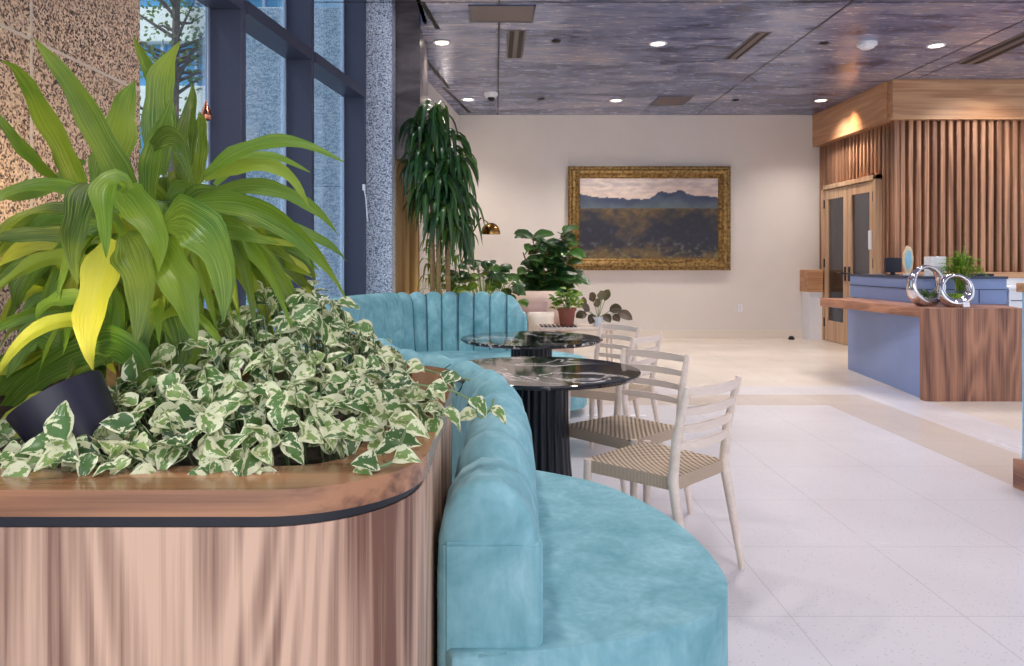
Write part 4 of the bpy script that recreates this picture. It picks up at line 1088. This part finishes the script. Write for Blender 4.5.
# fiddle leaf fig
t = thing('fiddle_leaf_fig', 'fiddle-leaf fig with large glossy leaves below the painting corner', 'plant', (.64, 9.3, 0))
pot(t, .2, .38, 'white_paint')
bm = B(); lf = leafbm()
for (bx, by, bz) in ((-.3, .0, 1.4), (.3, .1, 1.1), (.1, -.1, 1.2), (-.18, 0, 1.6), (.02, .05, 1.45), (.2, 0, 1.62), (.28, -.05, 1.4), (-.05, -.1, 1.25)):
    tube(bm, [(0, 0, .33), (bx*.4, by*.4, .8), (bx, by, bz)], [.018, .014, .008], 6)
    for q in range(20):
        f = random.uniform(.45, 1.02); b0 = Vector((bx*f, by*f, .33+(bz-.33)*f)); a = random.uniform(0, 2*PI); L = random.uniform(.2, .3)
        d_ = Vector((math.cos(a), math.sin(a)*.8-.2, random.uniform(-.5, .5))).normalized()
        leaf(lf, b0, b0+d_*L*.5+Vector((0, 0, .05)), b0+d_*L, L*.68, (0, -.7, .9), 7, .2, lambda q_: math.sin(PI*q_**.8)**.7 if q_ < 1 else 0, .03, cols=4)
obj('stems', bm, 'cane_bark', t, True); foliage('foliage', lf, 'dark_leaf', t)
# armchair
t = thing('armchair', 'pale pink upholstered armchair behind the far sofa end', 'armchair', (.48, 8.6, 0))
bm = B(); box(bm, -.32, .32, -.28, .3, .2, .42, .05); obj('seat', bm, 'pink_fabric', t, 60)
bm = B(); box(bm, -.28, .36, .16, .34, .3, .93, .09); obj('backrest', bm, 'pink_fabric', t, 60)
for s in (-1, 1):
    bm = B(); box(bm, s*.34-.06, s*.34+.06, -.3, .3, .2, .66, .05); obj('arm', bm, 'pink_fabric', t, 60)
for sx in (-1, 1):
    for sy in (-1, 1):
        bm = B(); tube(bm, [(sx*.27, sy*.23, 0), (sx*.25, sy*.21, .22)], [.014, .02], 8); obj('leg', bm, 'pale_wood', t, True)
def cushion(x, y, z, w_, h_, lab, mat, rx):
    bm = B(); N = 10; g = {}
    for s in (-1, 1):
        for i in range(N+1):
            for j in range(N+1):
                u, v = i/N*2-1, j/N*2-1
                d_ = .075*(1-abs(u)**3)*(1-abs(v)**3); k1 = 1-.08*(1-abs(v))*abs(u)**4
                g[s, i, j] = bm.verts.new((u*w_/2*k1, s*d_, v*h_/2))
        for i in range(N):
            for j in range(N): bm.faces.new((g[s, i, j], g[s, i+1, j], g[s, i+1, j+1], g[s, i, j+1]))
    bmesh.ops.remove_doubles(bm, verts=bm.verts, dist=.0005)
    o = tag(obj('cushion', bm, mat, None, 80), lab, 'cushion', 'armchair cushions'); o.location = (x, y, z); o.rotation_euler = (rx, 0, .1)
cushion(.43, 8.66, .64, .36, .34, 'mauve cushion leaning on the pink armchair back', 'mauve_fabric', -.25)
cushion(.52, 8.50, .57, .32, .28, 'cream cushion in front of the mauve cushion on the armchair', 'cream_fabric', -.35)
# side table with two plants
t = thing('side_table', 'low pale side table carrying a terracotta pot and a dark plant', 'table', (.98, 8.1, 0))
bm = B(); box(bm, -.52, .32, -.2, .2, .545, .58, .01); obj('tabletop', bm, 'pale_wood', t)
for sx in (-.46, .26):
    for sy in (-.15, .15):
        bm = B(); tube(bm, [(sx*1.03, sy*1.1, 0), (sx, sy, .55)], [.012, .018], 8); obj('leg', bm, 'pale_wood', t, True)
bm = B()
for q in range(9): box(bm, -.5+q*.045, -.475+q*.045, -.19, .1, .5802, .592, .001)
o = tag(obj('striped_runner', bm, 'black_plastic'), 'dark striped mat on the left of the low side table', 'mat'); o.location = (.98, 8.1, 0)
t = thing('potted_plant', 'small bright green plant in a terracotta pot on the side table', 'plant', (.77, 8.05, .58))
bm = B(); lathe(bm, [(.07, 0), (.095, .17), (.105, .17), (.105, .2), (.09, .2), (.085, .17)], seg=24); obj('pot', bm, 'terracotta', t, 30)
lf = leafbm()
for q in range(110):
    a = random.uniform(0, 2*PI); r = random.uniform(.02, .17); b0 = Vector((math.cos(a)*r*.8, math.sin(a)*r*.8, .36-r*.7+random.uniform(-.08, .07)))
    d_ = Vector((math.cos(a), math.sin(a), random.uniform(-.3, .6))).normalized()*random.uniform(.05, .09)
    leaf(lf, b0, b0+d_*.5+Vector((0, 0, .01)), b0+d_, .045, (0, -.5, 1), 4, .2, prof_oval, cols=2)
bm = B()
for q in range(14): a = q*.9; tube(bm, [(0, 0, .17), (math.cos(a)*.09, math.sin(a)*.09, .34)], .004, 5)
obj('stems', bm, 'stem_green', t, True); foliage('foliage', lf, 'bright_leaf', t)
t = thing('calathea_plant', 'dark purple-leaved plant in a white pot on the side table', 'plant', (1.12, 8.1, .58))
bm = B(); lathe(bm, [(.05, 0), (.065, .1), (.058, .1), (.05, .03)], seg=20); obj('pot', bm, 'white_paint', t, 30)
lf = leafbm(); bm = B()
for (dx, dz, w_, ex, ez) in ((-.05, .24, .1, -.1, .34), (.03, .26, .1, .01, .37), (.07, .25, .09, .11, .38), (.12, .14, .12, .25, .17), (.2, .13, .12, .36, .05), (-.12, .1, .11, -.25, .07), (-.1, .14, .1, -.2, .2), (.05, .1, .1, .12, .02), (-.04, .1, .1, -.1, .0), (.0, .18, .1, -.04, .27), (.15, .09, .1, .22, .03), (-.15, .16, .07, -.17, .3)):
    b0 = Vector((dx, random.uniform(-.06, .06), dz+.02)); tube(bm, [(0, 0, .08), b0], .004, 5)
    e = Vector((ex, b0.y-.05, ez+.02)); leaf(lf, b0, (b0+e)/2+Vector((0, 0, .025)), e, w_, (0, -.8, .5), 7, .2, prof_oval, .03, cols=4)
obj('stems', bm, 'stem_green', t, True); foliage('foliage', lf, 'purple_leaf', t)
